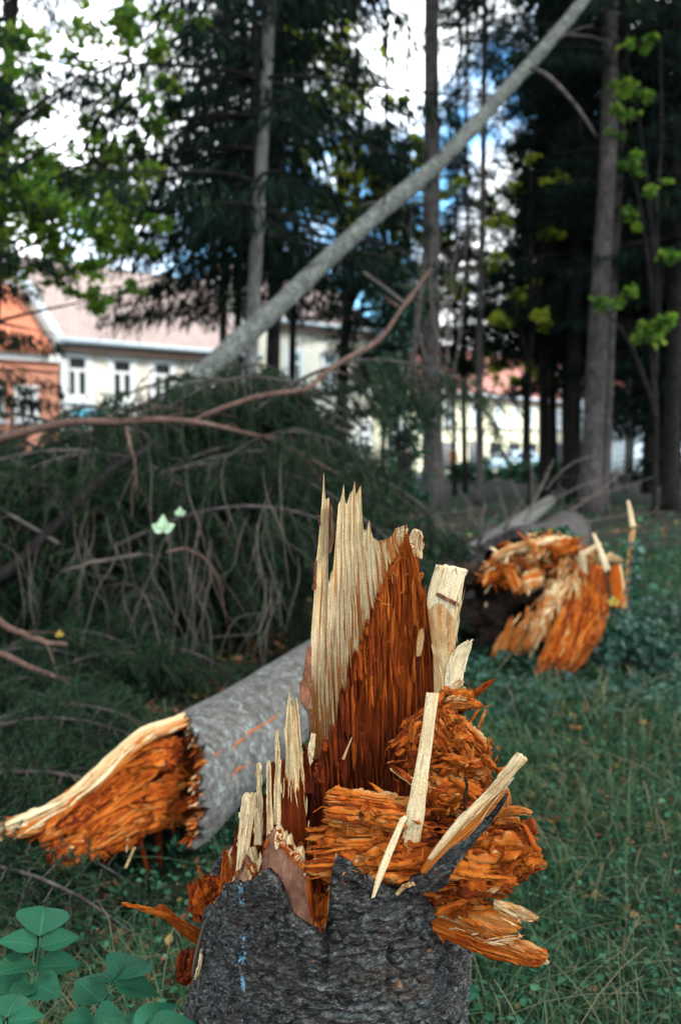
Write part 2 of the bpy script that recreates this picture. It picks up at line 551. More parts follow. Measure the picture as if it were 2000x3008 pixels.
def leaf_mat(name, stops, trans=0.35, rough=0.6, spec=0.12, tint=1.6):
    m = Mat(name, rough, spec)
    c = m.ramp(m.attr('rot'), stops)
    v = m.coord('Object', (1, 1, 1))
    c = m.mix(m.ramp(m.noise(v, 60, 3), [(0.35, 0.0), (0.7, 0.5)]), c, m.mix(1.0, c, (.55, .6, .5), 'MULTIPLY'))
    m.color(c)
    if trans:
        tr = m.n('BsdfTranslucent')
        m.link(m.mix(1.0, c, (tint, tint, tint * 0.55), 'MULTIPLY'), tr.inputs['Color'])
        mx = m.n('MixShader')
        mx.inputs[0].default_value = trans
        m.link(m.b.outputs[0], mx.inputs[1])
        m.link(tr.outputs[0], mx.inputs[2])
        m.link(mx.outputs[0], m.out.inputs['Surface'])
    return m.m

def plain_mat(name, col, var=0.25, scale=8, rough=0.8, bump=0.0, spec=0.3, stretch=(1, 1, 1)):
    m = Mat(name, rough, spec)
    n = m.noise(m.coord('Object', stretch), scale, 5, 0.6)
    m.color(m.mix(m.ramp(n, [(0.3, 0.0), (0.75, 1.0)]), tuple(q * (1 - var) for q in col), tuple(min(1, q * (1 + var)) for q in col)))
    if bump:
        m.bump(n, bump, 0.01)
    return m.m

WOOD = wood_mat()
BARK = bark_mat('stump_bark', (.005, .0048, .0046), (.022, .0205, .019), (.070, .068, .062), (1, 1, 1.7), 1.15, lichen=(.036, .046, .044), paint=True, rust=(.20, .09, .04))
LOGBARK = bark_mat('log_bark', (.026, .023, .020), (.098, .092, .084), (.22, .215, .20), (1, 1, 1), 1.3, lichen=(.20, .235, .22), rust=(.10, .06, .04), bump=0.8)
INNER = bark_mat('inner_bark', (.070, .026, .015), (.20, .095, .060), (.34, .21, .15), (1, 1, .5), 1.5, bump=0.9, rust=(.16, .05, .02))
FLAP = bark_mat('bark_flake', (.05, .020, .012), (.16, .065, .035), (.30, .15, .09), (1, 1, .5), 1.2, bump=0.6)
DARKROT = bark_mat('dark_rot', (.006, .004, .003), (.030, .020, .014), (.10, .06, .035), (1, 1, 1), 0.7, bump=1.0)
TRUNK_PALE = bark_mat('pale_spruce_bark', (.04, .038, .035), (.10, .098, .094), (.17, .17, .16), (1, 1, .5), 0.30, bump=0.6)
TRUNK_BROWN = bark_mat('brown_spruce_bark', (.016, .013, .012), (.058, .050, .047), (.11, .10, .094), (1, 1, .5), 0.30, bump=0.7)
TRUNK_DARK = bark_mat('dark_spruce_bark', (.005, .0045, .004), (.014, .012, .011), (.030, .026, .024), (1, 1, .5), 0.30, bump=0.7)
LEANBARK = bark_mat('leaning_bark', (.022, .022, .019), (.078, .082, .074), (.155, .165, .148), (1, 1, 1), 0.8, lichen=(.14, .16, .135), bump=0.6)
BRANCH_RED = bark_mat('red_branch_bark', (.035, .020, .015), (.095, .058, .046), (.16, .11, .09), (1, 1, 1), 1.0, bump=0.5)
TWIG = plain_mat('twig_bark', (.040, .031, .023), 0.6, 14)
DEADTWIG = plain_mat('dead_twig_bark', (.036, .028, .022), 0.5, 10)
NEEDLE = leaf_mat('spruce_needles', [(0.0, (.0018, .006, .0035)), (0.55, (.006, .022, .011)), (0.85, (.020, .055, .024)), (1.0, (.040, .042, .016))], 0.12, rough=0.8, spec=0.05)
CROWN = leaf_mat('spruce_crown', [(0.0, (.0022, .0045, .0045)), (0.6, (.005, .0105, .008)), (1.0, (.013, .022, .012))], 0.10, rough=0.9, spec=0.02)
BROAD = leaf_mat('broad_leaves', [(0.0, (.018, .052, .013)), (0.55, (.060, .125, .020)), (1.0, (.17, .22, .030))], 0.55, tint=1.9)
BROADY = leaf_mat('yellowing_leaves', [(0.0, (.045, .075, .014)), (0.6, (.15, .20, .026)), (1.0, (.32, .29, .04))], 0.55, tint=2.0)
GRASS = leaf_mat('grass_blades', [(0.0, (.004, .018, .009)), (0.40, (.014, .046, .022)), (0.62, (.036, .085, .038)), (0.80, (.075, .085, .042)), (1.0, (.15, .12, .075))], 0.3)
COVER = leaf_mat('ground_leaves', [(0.0, (.004, .026, .015)), (0.5, (.014, .062, .032)), (1.0, (.045, .13, .066))], 0.3)
IVY = leaf_mat('ivy_leaves', [(0.0, (.003, .016, .011)), (0.7, (.010, .040, .025)), (1.0, (.032, .080, .055))], 0.15, rough=0.5, spec=0.2)
def plant_mat():
    m = Mat('elder_leaves', 0.6, 0.12)
    sp = m.n('SeparateXYZ')
    m.link(m.coord('UV'), sp.inputs[0])
    au = m.math('ABSOLUTE', sp.outputs[0])
    c = m.ramp(m.attr('rot'), [(0.0, (.005, .056, .028)), (1.0, (.016, .105, .056))])
    c = m.mix(m.ramp(m.noise(m.coord('Object'), 45, 4), [(0.35, 0.0), (0.7, 0.6)]), c, (.020, .060, .020))
    c = m.mix(m.ramp(m.noise(m.coord('Object'), 160, 4, 0.7), [(0.70, 0.0), (0.75, 0.8)]), c, (.10, .075, .03))
    ph = m.math('FRACT', m.math('SUBTRACT', m.math('MULTIPLY', sp.outputs[1], 9.0), m.math('MULTIPLY', au, 2.2)))
    side = m.ramp(m.math('ABSOLUTE', m.math('SUBTRACT', ph, 0.5)), [(0.0, 0.45), (0.10, 0.0)])
    mid = m.ramp(au, [(0.0, 0.8), (0.05, 0.0)])
    c = m.mix(m.math('MAXIMUM', side, mid), c, (.040, .14, .085))
    m.color(c)
    m.bump(m.math('MAXIMUM', side, mid), 0.4, 0.002)
    tr = m.n('BsdfTranslucent')
    m.link(c, tr.inputs['Color'])
    mx = m.n('MixShader')
    mx.inputs[0].default_value = 0.25
    m.link(m.b.outputs[0], mx.inputs[1])
    m.link(tr.outputs[0], mx.inputs[2])
    m.link(mx.outputs[0], m.out.inputs['Surface'])
    return m.m
PLANT = plant_mat()
LITTER = leaf_mat('dry_leaves', [(0.0, (.05, .022, .012)), (0.5, (.12, .052, .024)), (0.85, (.22, .12, .06)), (1.0, (.30, .22, .06))], 0.2)
exec_after = []

# ------------------------------------------------------------------ setting: ground, path, street
def ground_z(x, y):
    near = np.clip(1 - np.asarray(y) / 30.0, 0, 1)
    return 0.035 * fbm(np.asarray(x) * 0.8, np.asarray(y) * 0.8, 0, 3) * near + 0.02 * vn(np.asarray(x) * 3, np.asarray(y) * 3, 0, 9) * near

def build_ground():
    ys = np.concatenate((np.linspace(-30, 0.5, 12), np.linspace(0.8, 14, 130), np.linspace(14.5, 40, 40), np.geomspace(42, 900, 30)))
    xs = np.concatenate((-np.geomspace(900, 8, 24), np.linspace(-7, 7, 110), np.geomspace(8, 900, 24)))
    X, Y = np.meshgrid(xs, ys)
    V = np.stack((X, Y, ground_z(X, Y)), -1)
    g = Geo().add(V.reshape(-1, 3), grid_faces(len(ys), len(xs)), None)
    m = Mat('forest_soil', 0.95, 0.1)
    v = m.coord('Object')
    c = m.ramp(m.noise(v, 7, 8, 0.7), [(0.3, (.005, .006, .004)), (0.5, (.012, .012, .007)), (0.62, (.010, .020, .010)), (0.8, (.028, .020, .013))])
    m.color(c)
    m.bump(m.noise(v, 30, 6, 0.7), 0.9, 0.03)
    tag(part('ground', g, m.m), kind='structure')
    asphalt = plain_mat('asphalt', (.075, .08, .09), 0.25, 30, 0.9)
    g = Geo()
    box(g, (-40, 25.5, 0.004), (38.5, 1.0, 0), (-0.05, 2.6, 0), (0, 0, 0.02))
    tag(part('path', g, asphalt), kind='structure')
    g = Geo()
    box(g, (-60, 3.0, 0.004), (150, 126, 0), (-3.2, 3.8, 0), (0, 0, 0.02))
    tag(part('street', g, asphalt), kind='structure')
build_ground()

# ------------------------------------------------------------------ buildings
PLASTER = plain_mat('cream_plaster', (.78, .73, .60), 0.10, 1.5)
PLASTER_Y = plain_mat('yellow_plaster', (.76, .69, .47), 0.10, 1.2)
PLASTER_W = plain_mat('white_plaster', (.74, .74, .72), 0.08, 1.2)
PLASTER_O = plain_mat('orange_plaster', (.55, .235, .15), 0.14, 1.2)
PAINTW = plain_mat('white_paint', (.80, .80, .78), 0.04, 3)
GUTTER = plain_mat('zinc_gutter', (.45, .52, .56), 0.15, 3, 0.5)
SOFFIT = plain_mat('brown_soffit', (.11, .075, .06), 0.2, 3)
TRIM = plain_mat('grey_trim', (.36, .32, .28), 0.1, 3)
GLASS = Mat('dark_glass', 0.12, 0.6).color((.022, .026, .030)).m
def tile_mat(name, col):
    m = Mat(name, 0.85, 0.2)
    v = m.coord('UV', (1, 1, 1))
    w = m.n('TexBrick')
    w.inputs['Scale'].default_value = 1.0
    w.inputs['Brick Width'].default_value = 0.25
    w.inputs['Row Height'].default_value = 0.30
    w.inputs['Mortar Size'].default_value = 0.02
    w.inputs['Color1'].default_value = (*col, 1)
    w.inputs['Color2'].default_value = (*[q * 0.78 for q in col], 1)
    w.inputs['Mortar'].default_value = (*[q * 0.35 for q in col], 1)
    m.link(v, w.inputs['Vector'])
    c = m.mix(m.ramp(m.noise(m.coord('Object'), 0.8, 5, 0.65), [(0.35, 0.0), (0.75, 0.6)]), w.outputs['Color'], tuple(q * 0.6 for q in col))
    m.color(c)
    return m.m
TILE = tile_mat('pinkish_roof_tiles', (.45, .345, .31))
TILE_O = tile_mat('orange_roof_tiles', (.66, .22, .12))
TILE_R = tile_mat('red_roof_tiles', (.48, .20, .16))

class House:
    """a street house: u along the front, v up, w back from the front"""
    def __init__(s, name, O, ang, label):
        s.O = np.array((O[0], O[1], 0.0))
        s.u = np.array((math.cos(ang), math.sin(ang), 0))
        s.w = np.array((-math.sin(ang), math.cos(ang), 0))
        s.z = np.array((0, 0, 1.0))
        s.root = empty(name, s.O, label, 'house')
    def pt(s, u, v, w):
        return s.O + s.u * u + s.z * v + s.w * w
    def bx(s, g, u0, u1, v0, v1, w0, w1):
        return box(g, s.pt(u0, v0, w0), s.u * (u1 - u0), s.w * (w1 - w0), s.z * (v1 - v0))
    def wall(s, u0, u1, h, dep, mat, gable=None):
        g = s.bx(Geo(), u0, u1, 0, h, 0, dep)
        if gable:
            for q in (u0, u1 - 0.25):
                tri = [s.pt(q, h, 0.05), s.pt(q, h, dep - 0.05), s.pt(q, gable - 0.12, dep / 2)]
                g.add(np.array(tri + [p + s.u * 0.25 for p in tri]), [(0, 1, 2), (3, 5, 4)])
                k = g.n - 6
                g.f.append(np.array([(0, 3, 4, 1), (1, 4, 5, 2), (2, 5, 3, 0)]) + k)
        return part('wall', g, mat, s.root, smooth=False)
    def roof(s, u0, u1, h, ridge, dep, mat, over=0.45):
        g = Geo()
        for sg in (0, 1):
            w0, wr = (-over, dep / 2) if sg == 0 else (dep + over, dep / 2)
            hz = h - over * (ridge - h) / (dep / 2) * 0.6
            a, b, c, d = s.pt(u0, hz, w0), s.pt(u1, hz, w0), s.pt(u1, ridge, wr), s.pt(u0, ridge, wr)
            n = np.array((0, 0, 0.16))
            ln = np.linalg.norm(d - a)
            uv = [(0, 0), (u1 - u0, 0), (u1 - u0, ln), (0, ln)]
            V = np.array([a, b, c, d, a + n, b + n, c + n, d + n])
            g.add(V, [(3, 2, 1, 0), (4, 5, 6, 7), (0, 1, 5, 4), (1, 2, 6, 5), (3, 0, 4, 7)], uv + uv)
        return part('roof', g, mat, s.root, smooth=False)
    def gutter(s, u0, u1, h, over=0.45):
        g = Geo()
        tube(g, [s.pt(u0, h - 0.04, -over - 0.08), s.pt(u1, h - 0.04, -over - 0.08)], [0.11, 0.11], 10)
        part('gutter', g, GUTTER, s.root)
        g = s.bx(Geo(), u0, u1, h - 0.42, h - 0.16, -over + 0.05, -0.003)
        part('soffit', g, SOFFIT, s.root, smooth=False)
    def band(s, name, u0, u1, v0, v1, mat, out=0.06):
        part(name, s.bx(Geo(), u0, u1, v0, v1, -out, -0.002), mat, s.root, smooth=False)
    def window(s, uc, v0, v1, wd, surround=0.16, style='t', glass=None, frame=None):
        g = Geo()
        u0, u1 = uc - wd / 2, uc + wd / 2
        o = surround
        for a in ((u0 - o, u0, v0 - o, v1 + o), (u1, u1 + o, v0 - o, v1 + o), (u0, u1, v0 - o, v0), (u0, u1, v1, v1 + o)):
            s.bx(g, *a, -0.075, -0.003)
        fr = part('window', g, frame or PAINTW, s.root, smooth=False)
        g = Geo()
        b = 0.10
        hm = v0 + (v1 - v0) * 0.66
        for a in ((u0, u0 + b, v0, v1), (u1 - b, u1, v0, v1), (u0 + b, u1 - b, v0, v0 + b), (u0 + b, u1 - b, v1 - b, v1), (u0 + b, u1 - b, hm - 0.06, hm + 0.06), (uc - 0.09, uc + 0.09, v0 + b, hm - 0.06)):
            s.bx(g, *a, -0.05, -0.004)
        part('sash', g, frame or PAINTW, fr, smooth=False)
        part('pane', s.bx(Geo(), u0, u1, v0, v1, -0.025, -0.0025), glass or GLASS, fr, smooth=False)
        part('sill', s.bx(Geo(), u0 - 0.2, u1 + 0.2, v0 - o - 0.07, v0 - o, -0.16, -0.003), GUTTER, fr, smooth=False)
    def opening(s, name, uc, v0, v1, wd, mat):
        part(name, s.bx(Geo(), uc - wd / 2, uc + wd / 2, v0, v1, -0.04, -0.003), mat, s.root, smooth=False)

ANG = math.atan(0.95)
def front_u(h, px):
    """distance along a house's front at which photo column px is met"""
    k = (px - 1000) / F
    return (k * h.O[1] - h.O[0]) / (h.u[0] - k * h.u[1])

def build_houses():
    # cream house on the left
    d0 = 39.6
    h = House('cream_house', P(182, 1300, d0), ANG, 'cream plastered house with three white framed windows under a long pinkish tiled roof')
    L = front_u(h, 745)
    h.wall(0, L, 5.55, 7.4, PLASTER, 9.1)
    h.roof(-0.25, L + 0.2, 5.62, 9.15, 7.4, TILE)
    h.gutter(-0.2, L, 5.60)
    g = Geo()
    a, b = h.pt(-0.36, 5.4, -0.5), h.pt(-0.36, 9.2, 3.7)
    box(g, a, h.u * 0.28, (b - a), (0, 0, 0.22))
    part('verge', g, GUTTER, h.root, smooth=False)
    h.band('cornice', 0, L, 3.13, 3.23, TRIM)
    h.band('corner_quoin', -0.02, 0.35, 0, 4.9, PAINTW, 0.05)
    for px in (230, 362, 480, 592, 690):
        uc = front_u(h, px)
        h.window(uc, 3.46, 5.04, 0.92, 0.20)
        h.band('window_surround', uc - 0.68, uc + 0.68, 5.22, 5.27, TRIM, 0.04)
    blue, white = plain_mat('blue_sign', (.10, .42, .58), 0.08, 2), plain_mat('white_sign', (.82, .84, .86), 0.04, 2)
    h.band('shop_sign', front_u(h, 217), front_u(h, 306), 2.35, 3.02, blue, 0.12)
    h.band('shop_sign', front_u(h, 335), front_u(h, 428), 2.40, 2.98, white, 0.12)
    for px in (262, 382, 500):
        h.opening('shop_window', front_u(h, px), 0.5, 2.2, 1.5, GLASS)
    h.opening('door', front_u(h, 320), 0.0, 2.2, 0.95, SOFFIT)
    # orange house beside it
    h = House('orange_house', P(177, 1300, d0 - 0.15), ANG, 'orange plastered house with a bright orange roof at the left edge')
    h.wall(-9, -0.03, 4.95, 6.0, PLASTER_O, 7.9)
    h.roof(-9.2, -0.45, 5.2, 7.7, 6.0, TILE_O)
    h.band('cornice', -9, -0.03, 4.72, 5.02, PAINTW, 0.22)
    h.band('string_course', -9, -0.03, 4.40, 4.55, PLASTER_O, 0.10)
    for px in (82, -20):
        h.window(front_u(h, px), 2.55, 3.75, 0.8, 0.07)
    h.opening('door', front_u(h, 20), 0, 2.1, 1.0, SOFFIT)
    # pale house in the middle behind the trees
    h = House('pale_house', P(790, 1300, 50), ANG, 'pale plastered house with a pinkish roof glimpsed behind the leaning trunk')
    L = front_u(h, 1090)
    h.wall(0, L, 7.6, 8, PLASTER, 10.6)
    h.roof(-0.2, L + 0.2, 7.7, 10.8, 8, TILE)
    h.gutter(-0.2, L, 7.66)
    for k in range(4):
        h.window(1.6 + k * 2.4, 4.6, 6.3, 0.9)
        h.window(1.6 + k * 2.4, 1.2, 2.9, 0.9)
    # yellow house on the right
    h = House('yellow_house', P(1215, 1300, 68), ANG + 0.12, 'yellow two storey house with a red roof and dark ground floor openings')
    L = front_u(h, 1672)
    he = 5.35
    h.wall(0, L, he, 9, PLASTER_Y, 9.0)
    h.roof(-0.3, L + 0.3, he + 0.1, 9.2, 9, TILE_R)
    h.gutter(-0.3, L, he + 0.08)
    h.band('cornice', 0, L, 2.95, 3.12, TRIM)
    for px in (1312, 1388, 1460, 1512, 1560, 1640):
        h.window(front_u(h, px), 3.4, 4.7, 0.85, 0.12, glass=plain_mat('curtained_glass', (.30, .38, .44), 0.2, 2, 0.2))
    for px in (1318, 1395, 1455, 1508, 1558, 1635):
        h.opening('shop_window', front_u(h, px), 0.2, 2.1, 1.7, GLASS)
    # white house further right
    h = House('white_house', P(1690, 1300, 84), ANG + 0.12, 'tall white plastered house standing beyond the yellow house')
    L = front_u(h, 1800)
    h.wall(0, L, 7.0, 9, PLASTER_W, 9.6)
    h.roof(-0.3, L + 0.3, 7.1, 9.8, 9, TILE_R)
    for px in (1712, 1745, 1780):
        h.window(front_u(h, px), 4.2, 5.8, 0.9, 0.12)
    h = House('grey_house', P(1835, 1300, 78), ANG - 0.4, 'light grey house wall behind the rightmost dark trunks')
    L = front_u(h, 2080)
    h.wall(0, L, 5.9, 9, plain_mat('grey_plaster', (.48, .55, .60), 0.1, 1), 8.2)
    h.roof(-0.3, L + 0.3, 6.0, 8.4, 9, TILE_R)
    for px in (1870, 1925, 1980):
        h.window(front_u(h, px), 3.4, 4.9, 0.9, 0.12)
build_houses()

# ------------------------------------------------------------------ street things: parked car, passer-by, hedge
def build_car():
    c = P(1508, 1345, 60)
    c[2] = 0
    r = empty('parked_car', c, 'pale blue car parked in front of the yellow house', 'car')
    paint = Mat('pale_blue_car_paint', 0.3, 0.6).color((.42, .60, .68)).m
    u, w = np.array((0.75, 0.66, 0)), np.array((-0.66, 0.75, 0))
    prof = [(-2.0, .35), (-2.05, .72), (-1.85, .92), (-1.15, .98), (-0.55, 1.42), (0.75, 1.46), (1.45, 1.02), (1.95, .92), (2.05, .60), (1.98, .33)]
    def slab(prof, hw, inset=0):
        g, n = Geo(), len(prof)
        V = []
        for sg in (-1, -0.86, 0.86, 1):
            for a, z in prof:
                q = 1.0 if abs(sg) == 1 else 1.03
                V.append(c + u * a * (0.985 if abs(sg) == 1 else 1) + w * hw * sg * (0.82 if z > 1.1 else 1) + np.array((0, 0, z)))
        fs = [(k * n + i, k * n + (i + 1) % n, (k + 1) * n + (i + 1) % n, (k + 1) * n + i) for k in range(3) for i in range(n)]
        g.add(V, fs)
        g.f.append(np.array([list(range(n))[::-1]]))
        g.f.append(np.array([[3 * n + i for i in range(n)]]))
        return g
    part('body', slab(prof, 0.85), paint, r)
    gl = Geo()
    for sg in (-1, 1):
        V = [c + u * a + w * sg * hw + np.array((0, 0, z)) for a, z, hw in ((-1.0, 1.0, .865), (1.25, 1.02, .865), (.68, 1.38, .725), (-.5, 1.36, .725))]
        gl.add(V, [(0, 1, 2, 3)])
    for a0, z0, a1, z1 in ((-1.14, 1.01, -.60, 1.40), (1.43, 1.06, .82, 1.44)):
        gl.add([c + u * (a0 - .02 * np.sign(-a0)) * 1.02 + w * s + np.array((0, 0, z0 + .02)) for s in (-.72, .72)] + [c + u * a1 * 1.02 + w * s + np.array((0, 0, z1 + .01)) for s in (.6, -.6)], [(0, 1, 2, 3)])
    part('window', gl, GLASS, r)
    tyre = Mat('tyre_rubber', 0.9).color((.02, .02, .02)).m
    for a in (-1.3, 1.3):
        for sg in (-1, 1):
            o = c + u * a + w * sg * 0.80 + np.array((0, 0, .31))
            part('wheel', tube(Geo(), [o - w * .1, o + w * .1], [.31, .31], 18), tyre, r)
    lamp = Mat('lamp_lens', 0.2).color((.7, .7, .7)).m
    for sg in (-1, 1):
        part('headlight', box(Geo(), c - u * 2.06 + w * (sg * .6 - .14) + np.array((0, 0, .66)), w * .28, u * .05, (0, 0, .15)), lamp, r, smooth=False)
build_car()

def build_person():
    base = P(1330, 1400, 57)
    base[2] = 0
    me = bpy.data.meshes.new('person')
    J = {'pelvis': (0, 0, .94, .15), 'waist': (0, .01, 1.12, .145), 'chest': (0, .01, 1.36, .17), 'neck': (0, .0, 1.50, .065), 'head': (0, -.02, 1.60, .095), 'crown': (0, -.02, 1.70, .075),
         'hl': (-.09, 0, .90, .10), 'kl': (-.11, -.06, .50, .07), 'al': (-.11, .06, .09, .05), 'tl': (-.12, -.10, .04, .04),
         'hr': (.09, 0, .90, .10), 'kr': (.10, -.02, .50, .07), 'ar': (.11, .0, .09, .05), 'tr': (.12, -.15, .04, .04),
         'sl': (-.19, 0, 1.42, .075), 'el': (-.25, .03, 1.15, .055), 'wl': (-.24, -.10, .92, .04), 'fl': (-.24, -.13, .84, .035),
         'sr': (.19, 0, 1.42, .075), 'er': (.25, .03, 1.15, .055), 'wr': (.24, -.06, .92, .04), 'fr': (.24, -.08, .84, .035)}
    ks = list(J)
    E = [('pelvis', 'waist'), ('waist', 'chest'), ('chest', 'neck'), ('neck', 'head'), ('head', 'crown'), ('pelvis', 'hl'), ('hl', 'kl'), ('kl', 'al'), ('al', 'tl'), ('pelvis', 'hr'), ('hr', 'kr'), ('kr', 'ar'), ('ar', 'tr'),
         ('chest', 'sl'), ('sl', 'el'), ('el', 'wl'), ('wl', 'fl'), ('chest', 'sr'), ('sr', 'er'), ('er', 'wr'), ('wr', 'fr')]
    me.from_pydata([J[k][:3] for k in ks], [(ks.index(a), ks.index(b)) for a, b in E], [])
    o = bpy.data.objects.new('person', me)
    COL.objects.link(o)
    o.location = base
    o.rotation_euler = (0, 0, 0.5)
    sk = o.modifiers.new('skin', 'SKIN')
    for i, k in enumerate(ks):
        me.skin_vertices[0].data[i].radius = (J[k][3], J[k][3])
        me.skin_vertices[0].data[i].use_root = (i == 0)
    sb = o.modifiers.new('smooth', 'SUBSURF')
    sb.levels = sb.render_levels = 2
    m = Mat('person_skin_and_trousers', 0.8)
    z = m.n('SeparateXYZ')
    m.link(m.coord('Object'), z.inputs[0])
    m.color(m.ramp(z.outputs['Z'], [(0.0, (.02, .02, .03)), (0.92, (.03, .03, .045)), (0.925, (.42, .25, .18))], 'CONSTANT'))
    me.materials.append(m.m)
    tag(o, 'distant passer-by in a brown coat standing between the tree trunks', 'person')
    coat = Geo()
    prof = [(.22, .62), (.215, .85), (.20, 1.05), (.20, 1.25), (.21, 1.40), (.13, 1.50)]
    th = np.linspace(0, 2 * np.pi, 20, endpoint=False)
    V = np.array([(r * np.cos(a), r * .72 * np.sin(a), z) for r, z in prof for a in th])
    coat.add(V, grid_faces(len(prof), 20, True))
    for sg in (-1, 1):
        tube(coat, [(sg * .18, 0, 1.43), (sg * .255, .03, 1.15), (sg * .245, -.09, .93)], [.09, .075, .06], 10, 8)
    cm = coat.mesh('coat', plain_mat('brown_coat', (.24, .125, .065), 0.2, 10))
    c = bpy.data.objects.new('coat', cm)
    COL.objects.link(c)
    c.parent = o
    hair = Geo()
    V = []
    for i in range(9):
        for a in th:
            f = i / 8 * 2.0
            V.append((.112 * np.sin(f) * np.cos(a), -.012 + .118 * np.sin(f) * np.sin(a) + .02, 1.66 + .12 * np.cos(f)))
    hair.add(V, grid_faces(9, 20, True))
    c = bpy.data.objects.new('hair', hair.mesh('hair', plain_mat('dark_hair', (.03, .02, .015), 0.2, 20)))
    COL.objects.link(c)
    c.parent = o
build_person()

# ------------------------------------------------------------------ foliage builders (vectorised)
def kites(g, c, d, n, ln, wd, rot):
    """many leaf or needle-spray shaped kites: base c, direction d, side n (unit), length ln, half width wd"""
    k = len(c)
    s = unit(np.cross(d, n))
    nn = np.cross(s, d)
    m = c + d * (ln * 0.45)[:, None] + nn * (ln * 0.04)[:, None]
    V = np.stack([c, m + s * wd[:, None], c + d * ln[:, None], m - s * wd[:, None]], 1)
    f = np.arange(4 * k).reshape(k, 4)
    g.add(V.reshape(-1, 3), f, None, np.repeat(rot, 4))

def leaves5(g, c, d, n, ln, wd, rot):
    """broad lobed leaves: six-cornered faces"""
    k = len(c)
    s = unit(np.cross(d, n))
    nn = np.cross(s, d)
    L, W = ln[:, None], wd[:, None]
    V = np.stack([c, c + d * L * .30 + s * W + nn * L * .10, c + d * L * .62 + s * W * .80 + nn * L * .06, c + d * L, c + d * L * .62 - s * W * .80 + nn * L * .06, c + d * L * .30 - s * W + nn * L * .10], 1)
    b = np.arange(k)[:, None] * 6
    g.add(V.reshape(-1, 3), np.concatenate((b + np.array([[0, 1, 2, 3]]), b + np.array([[0, 3, 4, 5]]))), None, np.repeat(rot, 6))

def spruce_crown(seed, h0, h1, rad, dens=1.0, gap=0.10):
    rg = np.random.default_rng(seed)
    g = Geo()
    wood = Geo()
    z = h0
    C, D, L, W, RT = [], [], [], [], []
    while z < h1:
        f = (z - h0) / (h1 - h0)
        for k in range(rg.integers(4, 7)):
            if rg.random() < gap:
                continue
            ln = rad * (1 - 0.75 * f) * rg.uniform(0.55, 1.15)
            a = rg.uniform(0, 2 * np.pi)
            o = np.array((math.cos(a), math.sin(a), 0))
            t = np.linspace(0, 1, 9)
            path = o[None] * (t * ln)[:, None] + np.array((0, 0, 1.0)) * (z + ln * (0.10 * t - 0.42 * t ** 1.6 + 0.14 * t ** 3))[:, None]
            tube(wood, path, [0.03, 0.008], 4, cap=False, raw=True)
            m = int(ln * 110 * dens)
            u = rg.random(m) ** 0.75
            u = np.clip(u, 0.12, 1)
            p = np.stack([np.interp(u, t, path[:, q]) for q in range(3)], -1)
            side = np.cross(o, (0, 0, 1))
            sgn = rg.choice((-1, 1), m)
            spread = rg.random(m) * 0.55 * ln * (1 - u * 0.6) * 0.6
            p = p + side * (sgn * spread)[:, None] + np.array((0, 0, -1)) * (spread * 0.5 + rg.random(m) * 0.16)[:, None]
            d = unit(np.array((0, 0, -1.0)) * rg.uniform(0.5, 1.3, m)[:, None] + side * (sgn * rg.uniform(0, .6, m))[:, None] + o * rg.uniform(-.1, .7, m)[:, None] + rg.normal(size=(m, 3)) * .15)
            C.append(p); D.append(d)
            L.append(rg.uniform(.09, .30, m)); W.append(rg.uniform(.010, .027, m)); RT.append(np.clip(rg.normal(.45, .25, m) + rg.uniform(-.2, .2), 0, 1))
        z += rg.uniform(0.26, 0.46)
    tube(wood, [(0, 0, h0), (0, 0, (h0 + h1) / 2), (0, 0, h1 + .4)], [.05, .03, .006], 5, 40)
    C, D = np.concatenate(C), np.concatenate(D)
    n = unit(rg.normal(size=C.shape))
    kites(g, C, D, n, np.concatenate(L), np.concatenate(W), np.concatenate(RT))
    return g.mesh('spruce_crown', CROWN, smooth=False), wood.mesh('crown_limbs', TRUNK_DARK)

def leaf_clumps(centres, radii, counts, seed, size=(0.06, 0.12), flat=0.7):
    rg = np.random.default_rng(seed)
    g = Geo()
    for c, r, m in zip(centres, radii, counts):
        nb = max(3, m // 22)
        tips = np.asarray(c) + unit(rg.normal(size=(nb, 3))) * (rg.random(nb) ** .45 * r)[:, None] * (1, 1, flat)
        tw = rg.integers(0, nb, m)
        p = tips[tw] + rg.normal(size=(m, 3)) * r * 0.16 * (1, 1, .8)
        d = unit(rg.normal(size=(m, 3)) * (1, 1, .5) + (0, 0, -.55))
        n = unit(rg.normal(size=(m, 3)) * .8 + (0, 0, 1))
        ln = rg.uniform(*size, m)
        leaves5(g, p, d, n, ln, ln * rg.uniform(.35, .5, m), np.clip(rg.normal(.5, .22, m) + (rg.random(nb) * .5 - .25)[tw], 0, 1))
    return g

